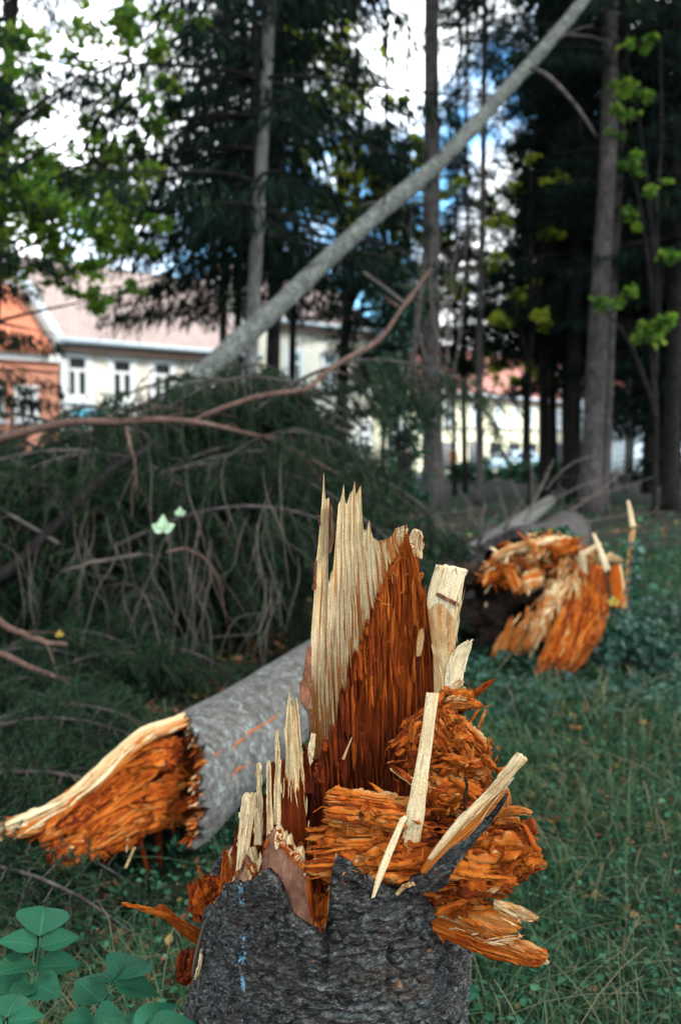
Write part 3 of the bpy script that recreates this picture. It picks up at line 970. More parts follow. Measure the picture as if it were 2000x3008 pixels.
def bough_mesh(seed, ln=1.7, hang=0.75, ntw=34, dens=1.0, lie=False):
    """a spruce bough along +X with drooping twigs; returns (stem mesh, twig mesh, needle mesh)"""
    rg = np.random.default_rng(seed)
    stem, tw, nd = Geo(), Geo(), Geo()
    t = np.linspace(0, 1, 14)
    sp = np.stack([t * ln, .08 * np.sin(t * 4 + seed) * ln * .4, (.16 * np.sin(t * np.pi * .9) - .22 * t ** 2) * ln], -1)
    tube(stem, sp, [.016, .011, .004], 7, 20, rough=.1, seed=seed)
    C, D, L, RT = [], [], [], []
    for k in range(ntw):
        u = (k + rg.random()) / ntw * .97 + .03
        o = np.array([np.interp(u, t, sp[:, q]) for q in range(3)])
        sg = 1 if k % 2 else -1
        h = hang * rg.uniform(.45, 1.15) * (1.1 - .5 * u)
        if rg.random() < .25:
            h *= .5
        out = rg.uniform(.12, .45) * (.9 if not lie else 2.0) * ln * .4
        fw = rg.uniform(.05, .4) * ln * .3
        v = np.linspace(0, 1, 8)
        bend = rg.uniform(.8, 2.2)
        q = o + np.stack([fw * v + .05 * rg.normal() * v ** 2, sg * out * np.sin(v * 1.5) ** .9, -(h if not lie else h * .25) * v ** bend + .05 * v], -1)
        q += np.cumsum(rg.normal(size=(8, 3)) * .009, 0)
        tube(tw, q, [.0034, .0014], 4, cap=False, raw=True)
        bare = rg.random() < .28
        m = int((9 if bare else 27) * dens)
        for j in range(m):
            w = rg.uniform(.12, 1)
            b = np.array([np.interp(w, v, q[:, z]) for z in range(3)])
            dd = np.array([np.interp(min(1, w + .1), v, q[:, z]) for z in range(3)]) - np.array([np.interp(max(0, w - .1), v, q[:, z]) for z in range(3)])
            dd = unit(unit(dd) * .7 + rg.normal(size=3) * .55 + (0, 0, -.35 if not lie else -.05))
            l = rg.uniform(.07, .20)
            e = b + dd * l + np.array((0, 0, -.02))
            tube(tw, np.stack([b, (b + e) / 2 + rg.normal(size=3) * .006, e]), [.0016, .0008], 3, cap=False, raw=True)
            kk = int(l * 230)
            f = rg.random(kk)
            C.append(b + (e - b) * f[:, None]); D.append(unit(dd * .9 + rg.normal(size=(kk, 3)) * .75))
            L.append(rg.uniform(.016, .030, kk)); RT.append(np.clip(rg.normal(.45, .2, kk) + rg.uniform(-.25, .35), 0, 1))
    C, D, L, RT = (np.concatenate(a) for a in (C, D, L, RT))
    kites(nd, C, D, unit(rg.normal(size=C.shape)), L, L * 0 + .0034, RT)
    return stem.mesh('bough_stem', TRUNK_BROWN), tw.mesh('twig_spray', TWIG), nd.mesh('needles', NEEDLE, smooth=False)

# ------------------------------------------------------------------ forest
def trunk_geo(p0, p1, r0, r1, seed, knots=14, flare=1.25):
    g = Geo()
    p0, p1 = np.asarray(p0, float), np.asarray(p1, float)
    t = np.linspace(0, 1, 60)
    c = p0 + (p1 - p0) * t[:, None]
    rg = np.random.default_rng(seed)
    c[:, 0] += .06 * vn(t * 5, seed, 0, seed) * (t > .02)
    r = r0 + (r1 - r0) * t
    r = r * (1 + (flare - 1) * np.exp(-t * 26))
    tube(g, c, r, 14, rough=.07, seed=seed, freq=2.2, raw=True)
    return g

def forest_tree(px0, py0, px1, wpx, d, mat, label, crown=None, group=None, top=19.0, stubs=6, seed=1, name='spruce_tree', rmin=0.45):
    base = P(px0, py0, d)
    tp = P(px1, 0, d)
    k = (0 - base[2]) / (tp[2] - base[2])
    b0 = base + (tp - base) * k
    k2 = (top - base[2]) / (tp[2] - base[2])
    b1 = base + (tp - base) * k2
    b0[2] = -0.05
    r0 = wpx * d / F / 2
    root = empty(name, (b0[0], b0[1], 0), label, 'tree', group)
    part('trunk', trunk_geo(b0, b1, r0 * 1.08, r0 * rmin, seed), mat, root)
    rg = np.random.default_rng(seed + 77)
    for s in range(stubs):
        z = rg.uniform(1.2, 10.5)
        q = b0 + (b1 - b0) * ((z - b0[2]) / (b1[2] - b0[2]))
        a = rg.uniform(0, 2 * np.pi)
        l = rg.uniform(.25, 1.3)
        o = np.array((math.cos(a), math.sin(a) * .6, rg.uniform(-.5, .2)))
        part('dead_branch', tube(Geo(), [q, q + o * l * .5 + (0, 0, .05), q + o * l + (0, 0, -.12 * l)], [.02, .012, .004], 5, 6), TRUNK_DARK, root)
    if crown:
        me, z0, sc_, rz = crown
        for nm, m in zip(('crown', 'crown_wood'), me):
            o = bpy.data.objects.new(nm, m)
            COL.objects.link(o)
            o.parent = root
            kz = (z0 - b0[2]) / (b1[2] - b0[2])
            q = b0 + (b1 - b0) * kz
            o.location = (q[0] - b0[0], q[1] - b0[1], z0)
            o.rotation_euler = (0, 0, rz)
            o.scale = (sc_, sc_, sc_)
    return root

def build_forest():
    cr = [spruce_crown(11, 0.0, 13.0, 2.7, .62, .22), spruce_crown(12, 0.0, 12.0, 3.2, 1.0, .05), spruce_crown(13, 0.0, 14.0, 2.3, .62, .26)]
    # (px at base, py of base, px at the top edge, width px, d, bark, crown variant, crown start z, scale, label)
    forest_tree(712, 1440, 792, 40, 15.5, TRUNK_PALE, 'slim pale grey spruce rising behind the foot of the leaning trunk', (cr[0], 4.5, 1.22, .3), seed=1, stubs=7)
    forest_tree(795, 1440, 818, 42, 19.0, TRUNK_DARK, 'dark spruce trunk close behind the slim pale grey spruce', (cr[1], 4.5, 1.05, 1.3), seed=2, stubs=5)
    forest_tree(1272, 1500, 1265, 58, 22.5, TRUNK_BROWN, 'stout straight spruce trunk crossed by the leaning trunk in the middle', (cr[1], 12.6, 1.0, 2.2), seed=3, stubs=8)
    forest_tree(1404, 1430, 1420, 22, 26, TRUNK_BROWN, 'thin straight spruce trunk right of the stout middle trunk', (cr[2], 11.5, .9, .2), seed=4, stubs=7)
    forest_tree(1733, 1490, 1798, 60, 21.5, TRUNK_BROWN, 'thick reddish brown spruce trunk leaning slightly to the right above the broken trunk', (cr[1], 9.4, 1.1, 2.0), seed=5, stubs=8, rmin=.4)
    forest_tree(1772, 1470, 1842, 26, 23.0, TRUNK_BROWN, 'slender trunk growing close against the thick reddish brown spruce', (cr[2], 7.4, .9, 4.0), seed=6, stubs=4)
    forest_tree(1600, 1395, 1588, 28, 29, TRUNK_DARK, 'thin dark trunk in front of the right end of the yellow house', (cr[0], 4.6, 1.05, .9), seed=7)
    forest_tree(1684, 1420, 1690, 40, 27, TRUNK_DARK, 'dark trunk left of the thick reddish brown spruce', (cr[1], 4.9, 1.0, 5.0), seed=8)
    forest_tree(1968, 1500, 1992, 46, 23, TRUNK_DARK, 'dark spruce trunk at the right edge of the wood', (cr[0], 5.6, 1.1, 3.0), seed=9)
    forest_tree(1365, 1410, 1370, 16, 33, TRUNK_DARK, 'very thin dark trunk beside the passer-by', (cr[2], 6.6, .85, 1.0), seed=10)
    forest_tree(1838, 1420, 1848, 17, 34, TRUNK_PALE, 'very thin pale trunk in the gap right of the thick reddish brown spruce', (cr[2], 7.0, 1.0, 2.5), seed=11)
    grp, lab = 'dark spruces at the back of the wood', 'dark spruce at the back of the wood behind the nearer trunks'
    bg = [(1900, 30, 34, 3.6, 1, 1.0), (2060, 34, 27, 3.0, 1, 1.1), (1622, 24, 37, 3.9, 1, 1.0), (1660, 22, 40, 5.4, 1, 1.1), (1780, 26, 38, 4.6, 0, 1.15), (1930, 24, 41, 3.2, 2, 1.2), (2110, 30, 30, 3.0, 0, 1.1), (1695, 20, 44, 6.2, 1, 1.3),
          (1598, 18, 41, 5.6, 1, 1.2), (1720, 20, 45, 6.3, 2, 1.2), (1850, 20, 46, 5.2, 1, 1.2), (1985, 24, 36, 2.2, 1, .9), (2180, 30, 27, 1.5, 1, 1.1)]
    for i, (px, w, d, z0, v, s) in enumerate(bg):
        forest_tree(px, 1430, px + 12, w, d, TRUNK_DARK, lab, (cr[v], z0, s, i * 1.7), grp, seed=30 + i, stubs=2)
    grp, lab = 'dark spruces behind the slim pale trunk', 'dark spruce with drooping boughs behind the slim pale grey spruce'
    bg = [(655, 22, 24, 6.0, 0, 1.0), (700, 22, 28, 5.5, 2, 1.0), (860, 22, 30, 6.5, 2, .85), (1010, 16, 33, 5.2, 2, .75), (1125, 14, 27, 2.6, 1, .60), (1188, 12, 30, 3.6, 1, .56), (1335, 12, 32, 4.0, 1, .54)]
    for i, (px, w, d, z0, v, s) in enumerate(bg):
        forest_tree(px, 1430, px + 14, w, d, TRUNK_DARK, lab, (cr[v], z0, s, i * 2.1), grp, seed=60 + i, stubs=2)
    # spruce whose boughs reach in from the left edge
    forest_tree(-185, 1500, -175, 60, 13.0, TRUNK_DARK, 'dark spruce outside the left edge whose boughs droop before the orange house', (cr[1], 2.1, .62, 1.1), seed=80, stubs=2)
    forest_tree(-60, 1500, 40, 40, 20, TRUNK_DARK, 'dark spruce crown in the top left corner', (cr[2], 8.2, 1.0, .4), seed=81, stubs=2)

    # broad-leaved trees
    def broad(name, label, base, top, r, clumps, seed, mat, size, limbs=True, group=None):
        b = np.asarray(base, float)
        root = empty(name, (b[0], b[1], 0), label, 'tree', group)
        part('trunk', trunk_geo((b[0], b[1], -.05), top, r, r * .35, seed), TRUNK_DARK, root)
        cs = [P(px, py, d) for px, py, d, *_ in clumps]
        rs = [rp * d / F for px, py, d, rp, n in clumps]
        part('crown', leaf_clumps(cs, rs, [c[4] for c in clumps], seed, size), mat, root, smooth=False)
        for c in cs[::2]:
            g = Geo()
            z = min(max(c[2] * .55, 2.0), top[2] * .9)
            a = np.array((b[0], b[1], 0)) + (np.asarray(top) - (b[0], b[1], 0)) * (z / top[2])
            mid = (a + c) / 2 + (0, 0, .35)
            tube(g, [a, mid, c], [.07, .035, .008], 6, 10)
            part('limb', g, TRUNK_DARK, root)
        return root
    rg = np.random.default_rng(5)
    cl = []
    # dense leafy mass at the left, with the drooping cluster before the roof
    for px, py, rp, n in ((60, 480, 130, 360), (200, 520, 130, 420), (330, 470, 100, 260), (110, 640, 150, 420), (270, 640, 120, 330), (30, 760, 90, 150), (330, 590, 90, 200), (250, 790, 60, 110), (275, 880, 50, 95), (230, 850, 40, 45), (165, 815, 35, 40),
                          (390, 845, 40, 36), (420, 130, 70, 110), (240, 60, 90, 120), (350, 260, 80, 110), (60, 250, 90, 110), (470, 380, 60, 70), (390, 700, 60, 70), (140, 560, 110, 260), (380, 60, 90, 130), (520, 60, 70, 80), (430, 520, 60, 70), (140, 330, 60, 50), (60, 120, 90, 130), (180, 150, 80, 110), (20, 330, 80, 110), (460, 250, 70, 70), (300, 380, 80, 90), (520, 300, 50, 40), (480, 640, 50, 50), (420, 440, 60, 70), (40, 600, 120, 240), (330, 700, 70, 90), (150, 720, 80, 120)):
        cl.append((px, py, 15 + rg.uniform(-1.2, 1.8), rp, int(n * 1.55)))
    b = P(-420, 1500, 16)
    broad('maple_tree', 'broad-leaved green tree at the left, a leafy branch hanging before the pinkish roof', b, (b[0] + .5, b[1], 12), .22, cl, 91, BROAD, (.07, .14))
    cl = []
    for px, py, rp, n in ((930, 120, 110, 260), (1010, 300, 100, 200), (900, 330, 90, 160), (960, 470, 100, 220), (1080, 520, 90, 190), (1160, 300, 60, 50), (860, 180, 70, 120), (1130, 160, 40, 30), (1080, 400, 60, 80), (1150, 620, 90, 150), (1000, 640, 80, 130), (1100, 740, 80, 150), (1220, 500, 60, 90), (950, 560, 80, 120), (890, 20, 90, 150), (1110, 470, 70, 130), (1200, 440, 60, 80), (1180, 560, 90, 200), (1090, 640, 90, 200), (1190, 700, 90, 200), (1310, 560, 60, 90), (1320, 700, 60, 120), (1120, 820, 80, 160), (1330, 850, 60, 110)):
        cl.append((px, py, 31 + rg.uniform(-2, 3), rp, int(n * 1.25)))
    b = P(980, 1430, 32)
    broad('lime_tree', 'yellowing broad-leaved tree behind the upper part of the leaning trunk', b, (b[0] + 1, b[1], 13), .2, cl, 92, BROADY, (.14, .27))
    cl = []
    for px, py, rp, n in ((1460, 790, 90, 200), (1560, 860, 90, 200), (1640, 700, 80, 130), (1600, 950, 80, 150), (1500, 960, 70, 120), (1430, 900, 60, 90), (1560, 740, 60, 80), (1450, 1020, 60, 90), (1540, 1050, 50, 60), (1640, 1040, 60, 90), (1690, 880, 70, 110), (1400, 980, 40, 50), (1660, 560, 70, 90), (1480, 620, 70, 90), (1400, 1080, 60, 120), (1470, 1090, 60, 110), (1590, 1080, 60, 120), (1650, 1110, 50, 90), (1340, 1050, 50, 80), (1540, 1120, 40, 50)):
        cl.append((px, py, 48 + rg.uniform(-2, 2), rp, int(n * 1.3)))
    b = P(1540, 1420, 49)
    broad('lime_tree', 'bright broad-leaved tree hanging before the red roof of the yellow house', b, (b[0], b[1], 12), .2, cl, 93, BROADY, (.20, .36))
    cl = []
    for px, py, rp, n in ((1862, 260, 60, 110), (1895, 130, 45, 50), (1850, 470, 50, 50), (1880, 640, 50, 50), (1950, 760, 50, 50), (1830, 880, 50, 55), (1905, 990, 60, 80), (1800, 400, 30, 20), (1935, 545, 40, 35), (1850, 330, 50, 60), (1760, 900, 40, 35), (1955, 940, 50, 60)):
        cl.append((px, py, 20.5 + rg.uniform(-.6, .8), rp, int(n * 1.3)))
    b = P(1915, 1420, 21)
    broad('young_maple', 'slender young green broad-leaved tree in the gap right of the thick spruce', b, (b[0], b[1], 9.5), .06, cl, 94, BROAD, (.09, .17))
    cl = []
    for px, py, rp, n in ((1460, 760, 45, 50), (1550, 850, 60, 90), (1630, 690, 45, 45), (1590, 930, 50, 60), (1520, 560, 40, 30), (1450, 640, 40, 30), (1640, 520, 40, 30), (1480, 930, 45, 50), (1560, 460, 35, 20)):
        cl.append((px, py, 26 + rg.uniform(-.8, .8), rp, int(n * 1.3)))
    b = P(1552, 1420, 26.5)
    broad('young_maple', 'slender young yellowish tree among the dark trunks left of the thick spruce', b, (b[0], b[1], 10), .05, cl, 97, BROADY, (.12, .22))
    # ivy-clad dark bush left of the stout middle trunk, and a hedge before the yellow house
    def bush(name, label, c, clumps, seed, mat, size, cat):
        root = empty(name, (c[0], c[1], 0), label, cat)
        cs = [P(px, py, d) for px, py, d, rp, n in clumps]
        part('foliage', leaf_clumps(cs, [q[3] * q[2] / F for q in clumps], [q[4] for q in clumps], seed, size, 1.0), mat, root, smooth=False)
        for q in cs:
            g = Geo()
            tube(g, [(c[0], c[1], 0), (np.array((c[0], c[1], 0)) + q) / 2 + (0, 0, .2), q], [.03, .015, .004], 5, 8)
            part('stem', g, TRUNK_DARK, root)
    cl = [(1180 + rg.uniform(-50, 60), y, 17 + rg.uniform(-.8, .8), 62, 330) for y in range(860, 1460, 45)]
    bush('ivy_bush', 'tall dark leafy bush left of the stout middle spruce trunk', P(1190, 1450, 17), cl, 95, IVY, (.05, .10), 'bush')
    cl = [(x + rg.uniform(-15, 15), 1385 + rg.uniform(-12, 14), 46, 40, 240) for x in range(1330, 1720, 30)]
    bush('hedge', 'low green hedge along the street before the yellow house', P(1520, 1420, 46), cl, 96, COVER, (.10, .2), 'hedge')
build_forest()

# ------------------------------------------------------------------ leaning trunk
def build_leaning():
    path = [P(380, 1290, 8.3), P(470, 1212, 8.5), P(548, 1141, 8.8), P(640, 1060, 9.1), P(733, 976, 9.4), P(893, 829, 10.0), P(1084, 650, 10.6), P(1276, 488, 11.2), P(1467, 286, 11.9), P(1620, 115, 12.4), P(1715, 0, 12.8), P(1880, -210, 13.5)]
    b = path[0]
    root = empty('leaning_spruce', (b[0], b[1], 0), 'long bare grey spruce trunk leaning diagonally across the wood, its foot in the brush', 'fallen tree')
    rad = [.104, .098, .093, .089, .086, .083, .080, .077, .074, .071, .066]
    g = Geo()
    c = curve(path, np.linspace(0, 1, 150))
    t = np.linspace(0, 1, 150)
    c[:, 2] += .012 * vn(t * 14, 1.3, 0, 4)
    rr = np.interp(t, np.linspace(0, 1, len(rad)), rad)
    rr = rr * (1 + .30 * np.clip(vn(t * 46, .2, .1, 7) - .35, 0, 1))
    tube(g, c, rr, 20, rough=.07, seed=3, freq=3, raw=True)
    part('trunk', g, LEANBARK, root)
    rg = np.random.default_rng(4)
    for k in range(34):
        u = rg.uniform(.1, .92)
        q = curve(path, np.array([u]))[0]
        o = unit(rg.normal(size=3) * (1, .7, 1))
        l = rg.choice([.16, .22, .34, .7], p=[.35, .3, .2, .15])
        part('branch_stub', tube(Geo(), [q, q + o * l * .6, q + o * l + (0, 0, -.1 * l)], [.016, .012, .005], 6, 6), TRUNK_BROWN, root)
    q = P(1555, 200, 12.1)
    part('dead_branch', tube(Geo(), [q, P(1610, 225, 12.1), P(1690, 310, 12.1), P(1750, 400, 12.1)], [.03, .026, .02, .012], 6, 14), TRUNK_BROWN, root)
    # dead grey limb hanging below the trunk
    part('dead_branch', tube(Geo(), [P(1068, 800, 9.6), P(1130, 845, 9.4), P(1190, 893, 9.2)], [.012, .014, .016], 6, 10), DEADTWIG, root)
build_leaning()

# ------------------------------------------------------------------ fallen boughs: the brush pile behind the log
def dead_branch(name, path, r, mat, label, cat='branch', twigs=5, seed=1, tl=(.2, .5), group=None, tw_mat=None):
    rg = np.random.default_rng(seed)
    p = np.array([P(*q) for q in path])
    root = empty(name, p[0], label, cat, group)
    g = Geo()
    c = curve(p, np.linspace(0, 1, 40))
    c += np.stack([vn(np.linspace(0, 9, 40), k, 0, seed) for k in range(3)], -1) * np.mean(r) * .5
    tube(g, c, r, 8, rough=.10, seed=seed, raw=True, freq=12)
    part('limb', g, mat, root)
    for k in range(twigs):
        i = rg.integers(6, 38)
        d = unit(unit(np.array(c[min(i + 1, 39)] - c[i])) * 1.2 + rg.normal(size=3) * .5)
        l = rg.uniform(*tl)
        q = c[i]
        part('side_twig', tube(Geo(), [q, q + d * l * .5 + rg.normal(size=3) * .03, q + d * l + (0, 0, -.25 * l)], [.25 * np.mean(r) + .0014, .0024, .0012], 5, 8), tw_mat or mat, root)
    return root

def build_brush():
    rg = np.random.default_rng(21)
    kinds = [bough_mesh(100 + k, ln, hg, n, 1.0, lie) for k, (ln, hg, n, lie) in enumerate([(1.7, .80, 34, False), (1.4, .65, 28, False), (2.0, .95, 40, False), (1.5, .6, 30, True)])]
    protos = []
    for st, tw, nd in kinds:
        r = empty('fallen_spruce_bough', (0, 0, -50))
        for n, m in (('stem', st), ('twig_spray', tw), ('needles', nd)):
            o = bpy.data.objects.new(n, m)
            COL.objects.link(o)
            o.parent = r
        protos.append(r)
    zones = {
        'top': ('drooping dark green spruce bough on top of the brush pile under the leaning trunk', 'spruce boughs heaped under the leaning trunk'),
        'left': ('drooping spruce bough hanging at the left behind the arched reddish branch', 'spruce boughs at the left of the brush pile'),
        'mid': ('drooping spruce bough with bare brown twigs in the middle of the brush pile', 'spruce boughs in the middle of the brush pile'),
        'low': ('spruce bough hanging down just behind the near grey log', 'spruce boughs right behind the near log'),
        'lying': ('flat spruce bough lying on the ground left of the near log', 'spruce boughs lying left of the log'),
        'right': ('spruce bough of the brush pile between the tall splinter and the forest trunks', 'spruce boughs right of the brush pile')}
    used = set()
    def put(k, px, py, d, rz, s, zone, rx=0.0, ry=0.0):
        p = P(px, py, d)
        o = protos[k] if k not in used else copy_tree(protos[k])
        used.add(k)
        o.location = p
        o.rotation_euler = (rx, ry, rz)
        o.scale = (s, s, s)
        tag(o, zones[zone][0], 'spruce bough', zones[zone][1])
    U = rg.uniform
    # (zone, number, px range, py range, depth range)
    def upper(px):      # outline of the pile's top in the photograph
        return np.interp(px, [-100, 0, 120, 300, 420, 520, 620, 760, 900, 960, 1100, 1250], [1215, 1240, 1265, 1300, 1285, 1210, 1120, 1100, 1130, 1170, 1320, 1430])
    for zone, n, px, dy, dd in (('top', 18, (430, 1000), (10, 140), (7.6, 9.2)), ('left', 16, (-160, 420), (10, 260), (6.8, 8.4)), ('mid', 22, (150, 900), (200, 420), (6.6, 8.0)), ('right', 8, (860, 1040), (60, 280), (7.8, 8.8))):
        for i in range(n):
            x = px[0] + (px[1] - px[0]) * (i + U(0, 1)) / n
            y = upper(x + 60) + U(*dy)
            a = U(-.9, .9) + (math.pi if rg.random() < .5 else 0)
            put(int(rg.integers(0, 3)), x + (120 if abs(a) > 1.6 else -120), y, U(*dd), a, U(.8, 1.15), zone, U(-.5, .5), U(-.3, .35))
    for i in range(10):
        x = -120 + 700 * (i + U(0, 1)) / 10
        y = U(1540, 1760) - max(0, x - 500) * .12
        put(int(rg.integers(0, 3)), x, y, U(6.0, 7.0), U(0, 6.28), U(.7, 1.0), 'low', U(-.3, .3), U(-.2, .3))
    for i, (x, y, d, a) in enumerate([(-80, 2080, 4.9, .3), (-60, 2180, 4.4, -.1), (120, 2030, 5.2, .6), (-160, 2240, 4.1, .1), (-420, 2330, 3.7, .05), (260, 2060, 5.4, 2.6), (380, 2020, 5.6, 3.0), (120, 2130, 4.8, -.4), (-480, 2560, 3.0, .05), (300, 2190, 4.9, 2.9), (-420, 2640, 2.75, -.02), (-80, 1980, 5.4, .1), (-260, 2390, 3.6, .0), (60, 2000, 5.5, .3), (240, 1980, 5.6, .1), (-200, 2120, 4.7, .2), (360, 1990, 5.8, 2.8), (0, 1950, 5.8, -.1)]):
        put(3, x, y - 40, d, a, U(.55, .78), 'lying', U(-.12, .12), U(-.05, .12))
    # the branches one can follow through the pile
    dead_branch('arched_branch', [(-60, 1312, 6.2), (0, 1290, 6.2), (200, 1245, 6.3), (420, 1236, 6.4), (560, 1242, 6.5), (700, 1268, 6.6), (820, 1302, 6.7), (960, 1376, 6.9), (1050, 1420, 7.0)], [.028, .027, .024, .022, .018, .014, .012, .009, .005], BRANCH_RED, 'long reddish spruce branch arching over the brush pile from the left edge', twigs=12, seed=2, tl=(.3, .7))
    dead_branch('forked_branch', [(560, 1240, 7.0), (640, 1205, 7.0), (760, 1165, 7.1), (900, 1145, 7.2), (940, 1110, 7.3), (1010, 1060, 7.5), (1110, 1000, 7.8), (1190, 895, 8.0), (1260, 790, 8.3)], [.014, .018, .020, .020, .019, .018, .015, .012, .006], BRANCH_RED, 'bent reddish branch rising to the right over the brush pile towards the trunks', twigs=9, seed=3, tl=(.3, .6))
    dead_branch('dark_limb', [(-40, 1720, 5.9), (20, 1675, 5.9), (150, 1560, 6.0), (260, 1440, 6.1), (370, 1350, 6.2), (460, 1290, 6.3)], [.036, .034, .032, .028, .024, .016], TRUNK_DARK, 'thick dark limb slanting up from the left edge of the brush pile', twigs=5, seed=4, tl=(.3, .6))
    dead_branch('hanging_twig', [(372, 1255, 6.2), (385, 1310, 6.1), (398, 1370, 6.1), (402, 1440, 6.1)], [.012, .009, .006, .003], BRANCH_RED, 'reddish twig hanging straight down from the arched branch', twigs=3, seed=5)
    dead_branch('grey_branch', [(190, 1680, 5.6), (260, 1655, 5.6), (340, 1640, 5.7), (415, 1628, 5.8)], [.008, .011, .012, .011], TWIG, 'short straight greyish branch lying level in the brush pile', twigs=3, seed=6)
    dead_branch('curved_twig', [(490, 1622, 5.8), (550, 1615, 5.8), (610, 1650, 5.8), (660, 1740, 5.9)], [.010, .010, .007, .004], BRANCH_RED, 'curved pinkish twig bending over in the middle of the brush pile', twigs=4, seed=7)
    dead_branch('peeled_branch', [(-30, 1815, 5.2), (40, 1850, 5.2), (130, 1885, 5.2), (195, 1892, 5.2)], [.020, .018, .015, .012], BRANCH_RED, 'upper of two peeled pinkish branches poking in at the left edge', twigs=2, seed=8)
    dead_branch('peeled_branch', [(-30, 1905, 4.9), (60, 1950, 4.9), (150, 1985, 4.9), (228, 2020, 4.9)], [.018, .016, .013, .010], BRANCH_RED, 'lower of two peeled pinkish branches poking in at the left edge', twigs=2, seed=9)
    g1, l1 = 'bare twigs hanging over the log', 'bare brown twig curving down in the dark gap behind the near log'
    for i in range(26):
        x, y = U(300, 910), U(1500, 1740)
        d = U(5.4, 6.3)
        e = U(-70, 70)
        dead_branch('bare_twig', [(x, y, d), (x + e * .3 + U(-14, 14), y + 70, d - .1), (x + e * .8 + U(-20, 20), y + 150, d - .15), (x + e * 1.5, y + U(180, 330) - max(0, x - 600) * .35, d - .2)], [.0008, .0034, .003, .0012], DEADTWIG if i % 3 else TWIG, l1, 'twig', i % 2, 40 + i, (.15, .35), g1)
    g1, l1 = 'bare twigs in the left of the brush', 'bare brown twig curving down through the needles at the left of the brush pile'
    for i in range(24):
        x, y = U(-20, 900), U(1300, 1620)
        d = U(5.5, 6.2)
        e = U(-90, 90)
        dead_branch('bare_twig', [(x, y, d), (x + e * .3 + U(-14, 14), y + 90, d), (x + e * .8, y + 190, d - .1), (x + e * 1.2 + U(-20, 20), y + U(230, 340), d - .1)], [.0008, .004, .003, .0012], DEADTWIG if i % 3 == 0 else TWIG, l1, 'twig', 1, 80 + i, (.15, .4), g1)
    # dead sticks between the log and the far broken trunk
    sticks = [((1010, 1545, 11), (1150, 1525, 11.2), (1290, 1512, 11.5), .014), ((1180, 1525, 11), (1260, 1513, 11), (1390, 1500, 11.2), .012), ((1165, 1570, 9), (1260, 1548, 9.2), (1365, 1540, 9.5), .013), ((1640, 1520, 12), (1750, 1450, 12.5), (1850, 1365, 13), .016), ((1560, 1500, 12), (1700, 1430, 12.4), (1830, 1380, 13), .012), ((1540, 1530, 11), (1590, 1430, 11.5), (1625, 1350, 12), .014),
              ((1500, 1410, 13), (1530, 1470, 12.5), (1560, 1510, 12), .014), ((1560, 1500, 12), (1562, 1430, 12), (1560, 1350, 12.2), .010), ((1350, 1440, 11), (1400, 1510, 11), (1440, 1560, 11), .011), ((1460, 1430, 11.5), (1480, 1500, 11.4), (1500, 1560, 11), .010), ((1700, 1470, 12), (1800, 1440, 12.4), (1920, 1400, 13), .010), ((1680, 1545, 11), (1800, 1520, 11.5), (1990, 1500, 12), .010), ((1300, 1560, 9), (1340, 1600, 9), (1370, 1640, 8.8), .012), ((1600, 1440, 12), (1680, 1360, 12.4), (1790, 1330, 13), .008)]
    grp, lab = 'dead sticks beyond the log', 'thin dead stick poking out of the brush before the forest trunks'
    for i, (a, b, c, r) in enumerate(sticks):
        dead_branch('dead_stick', [a, b, c], [r, r * .8, r * .35], TWIG if i % 2 else DEADTWIG, lab, 'stick', 3, 140 + i, (.2, .6), grp, TWIG)
    grp, lab = 'bare bushy twigs by the middle trunk', 'bare grey twig rising in front of the stout middle trunk'
    for i in range(9):
        x = U(1170, 1330)
        dead_branch('bare_twig', [(x, U(1000, 1200), 12), (x + U(-30, 40), U(850, 950), 12.1), (x + U(-40, 80), U(560, 780), 12.2)], [.012, .008, .003], DEADTWIG if i % 2 else TWIG, lab, 'twig', 5, 180 + i, (.2, .7), grp)
build_brush()

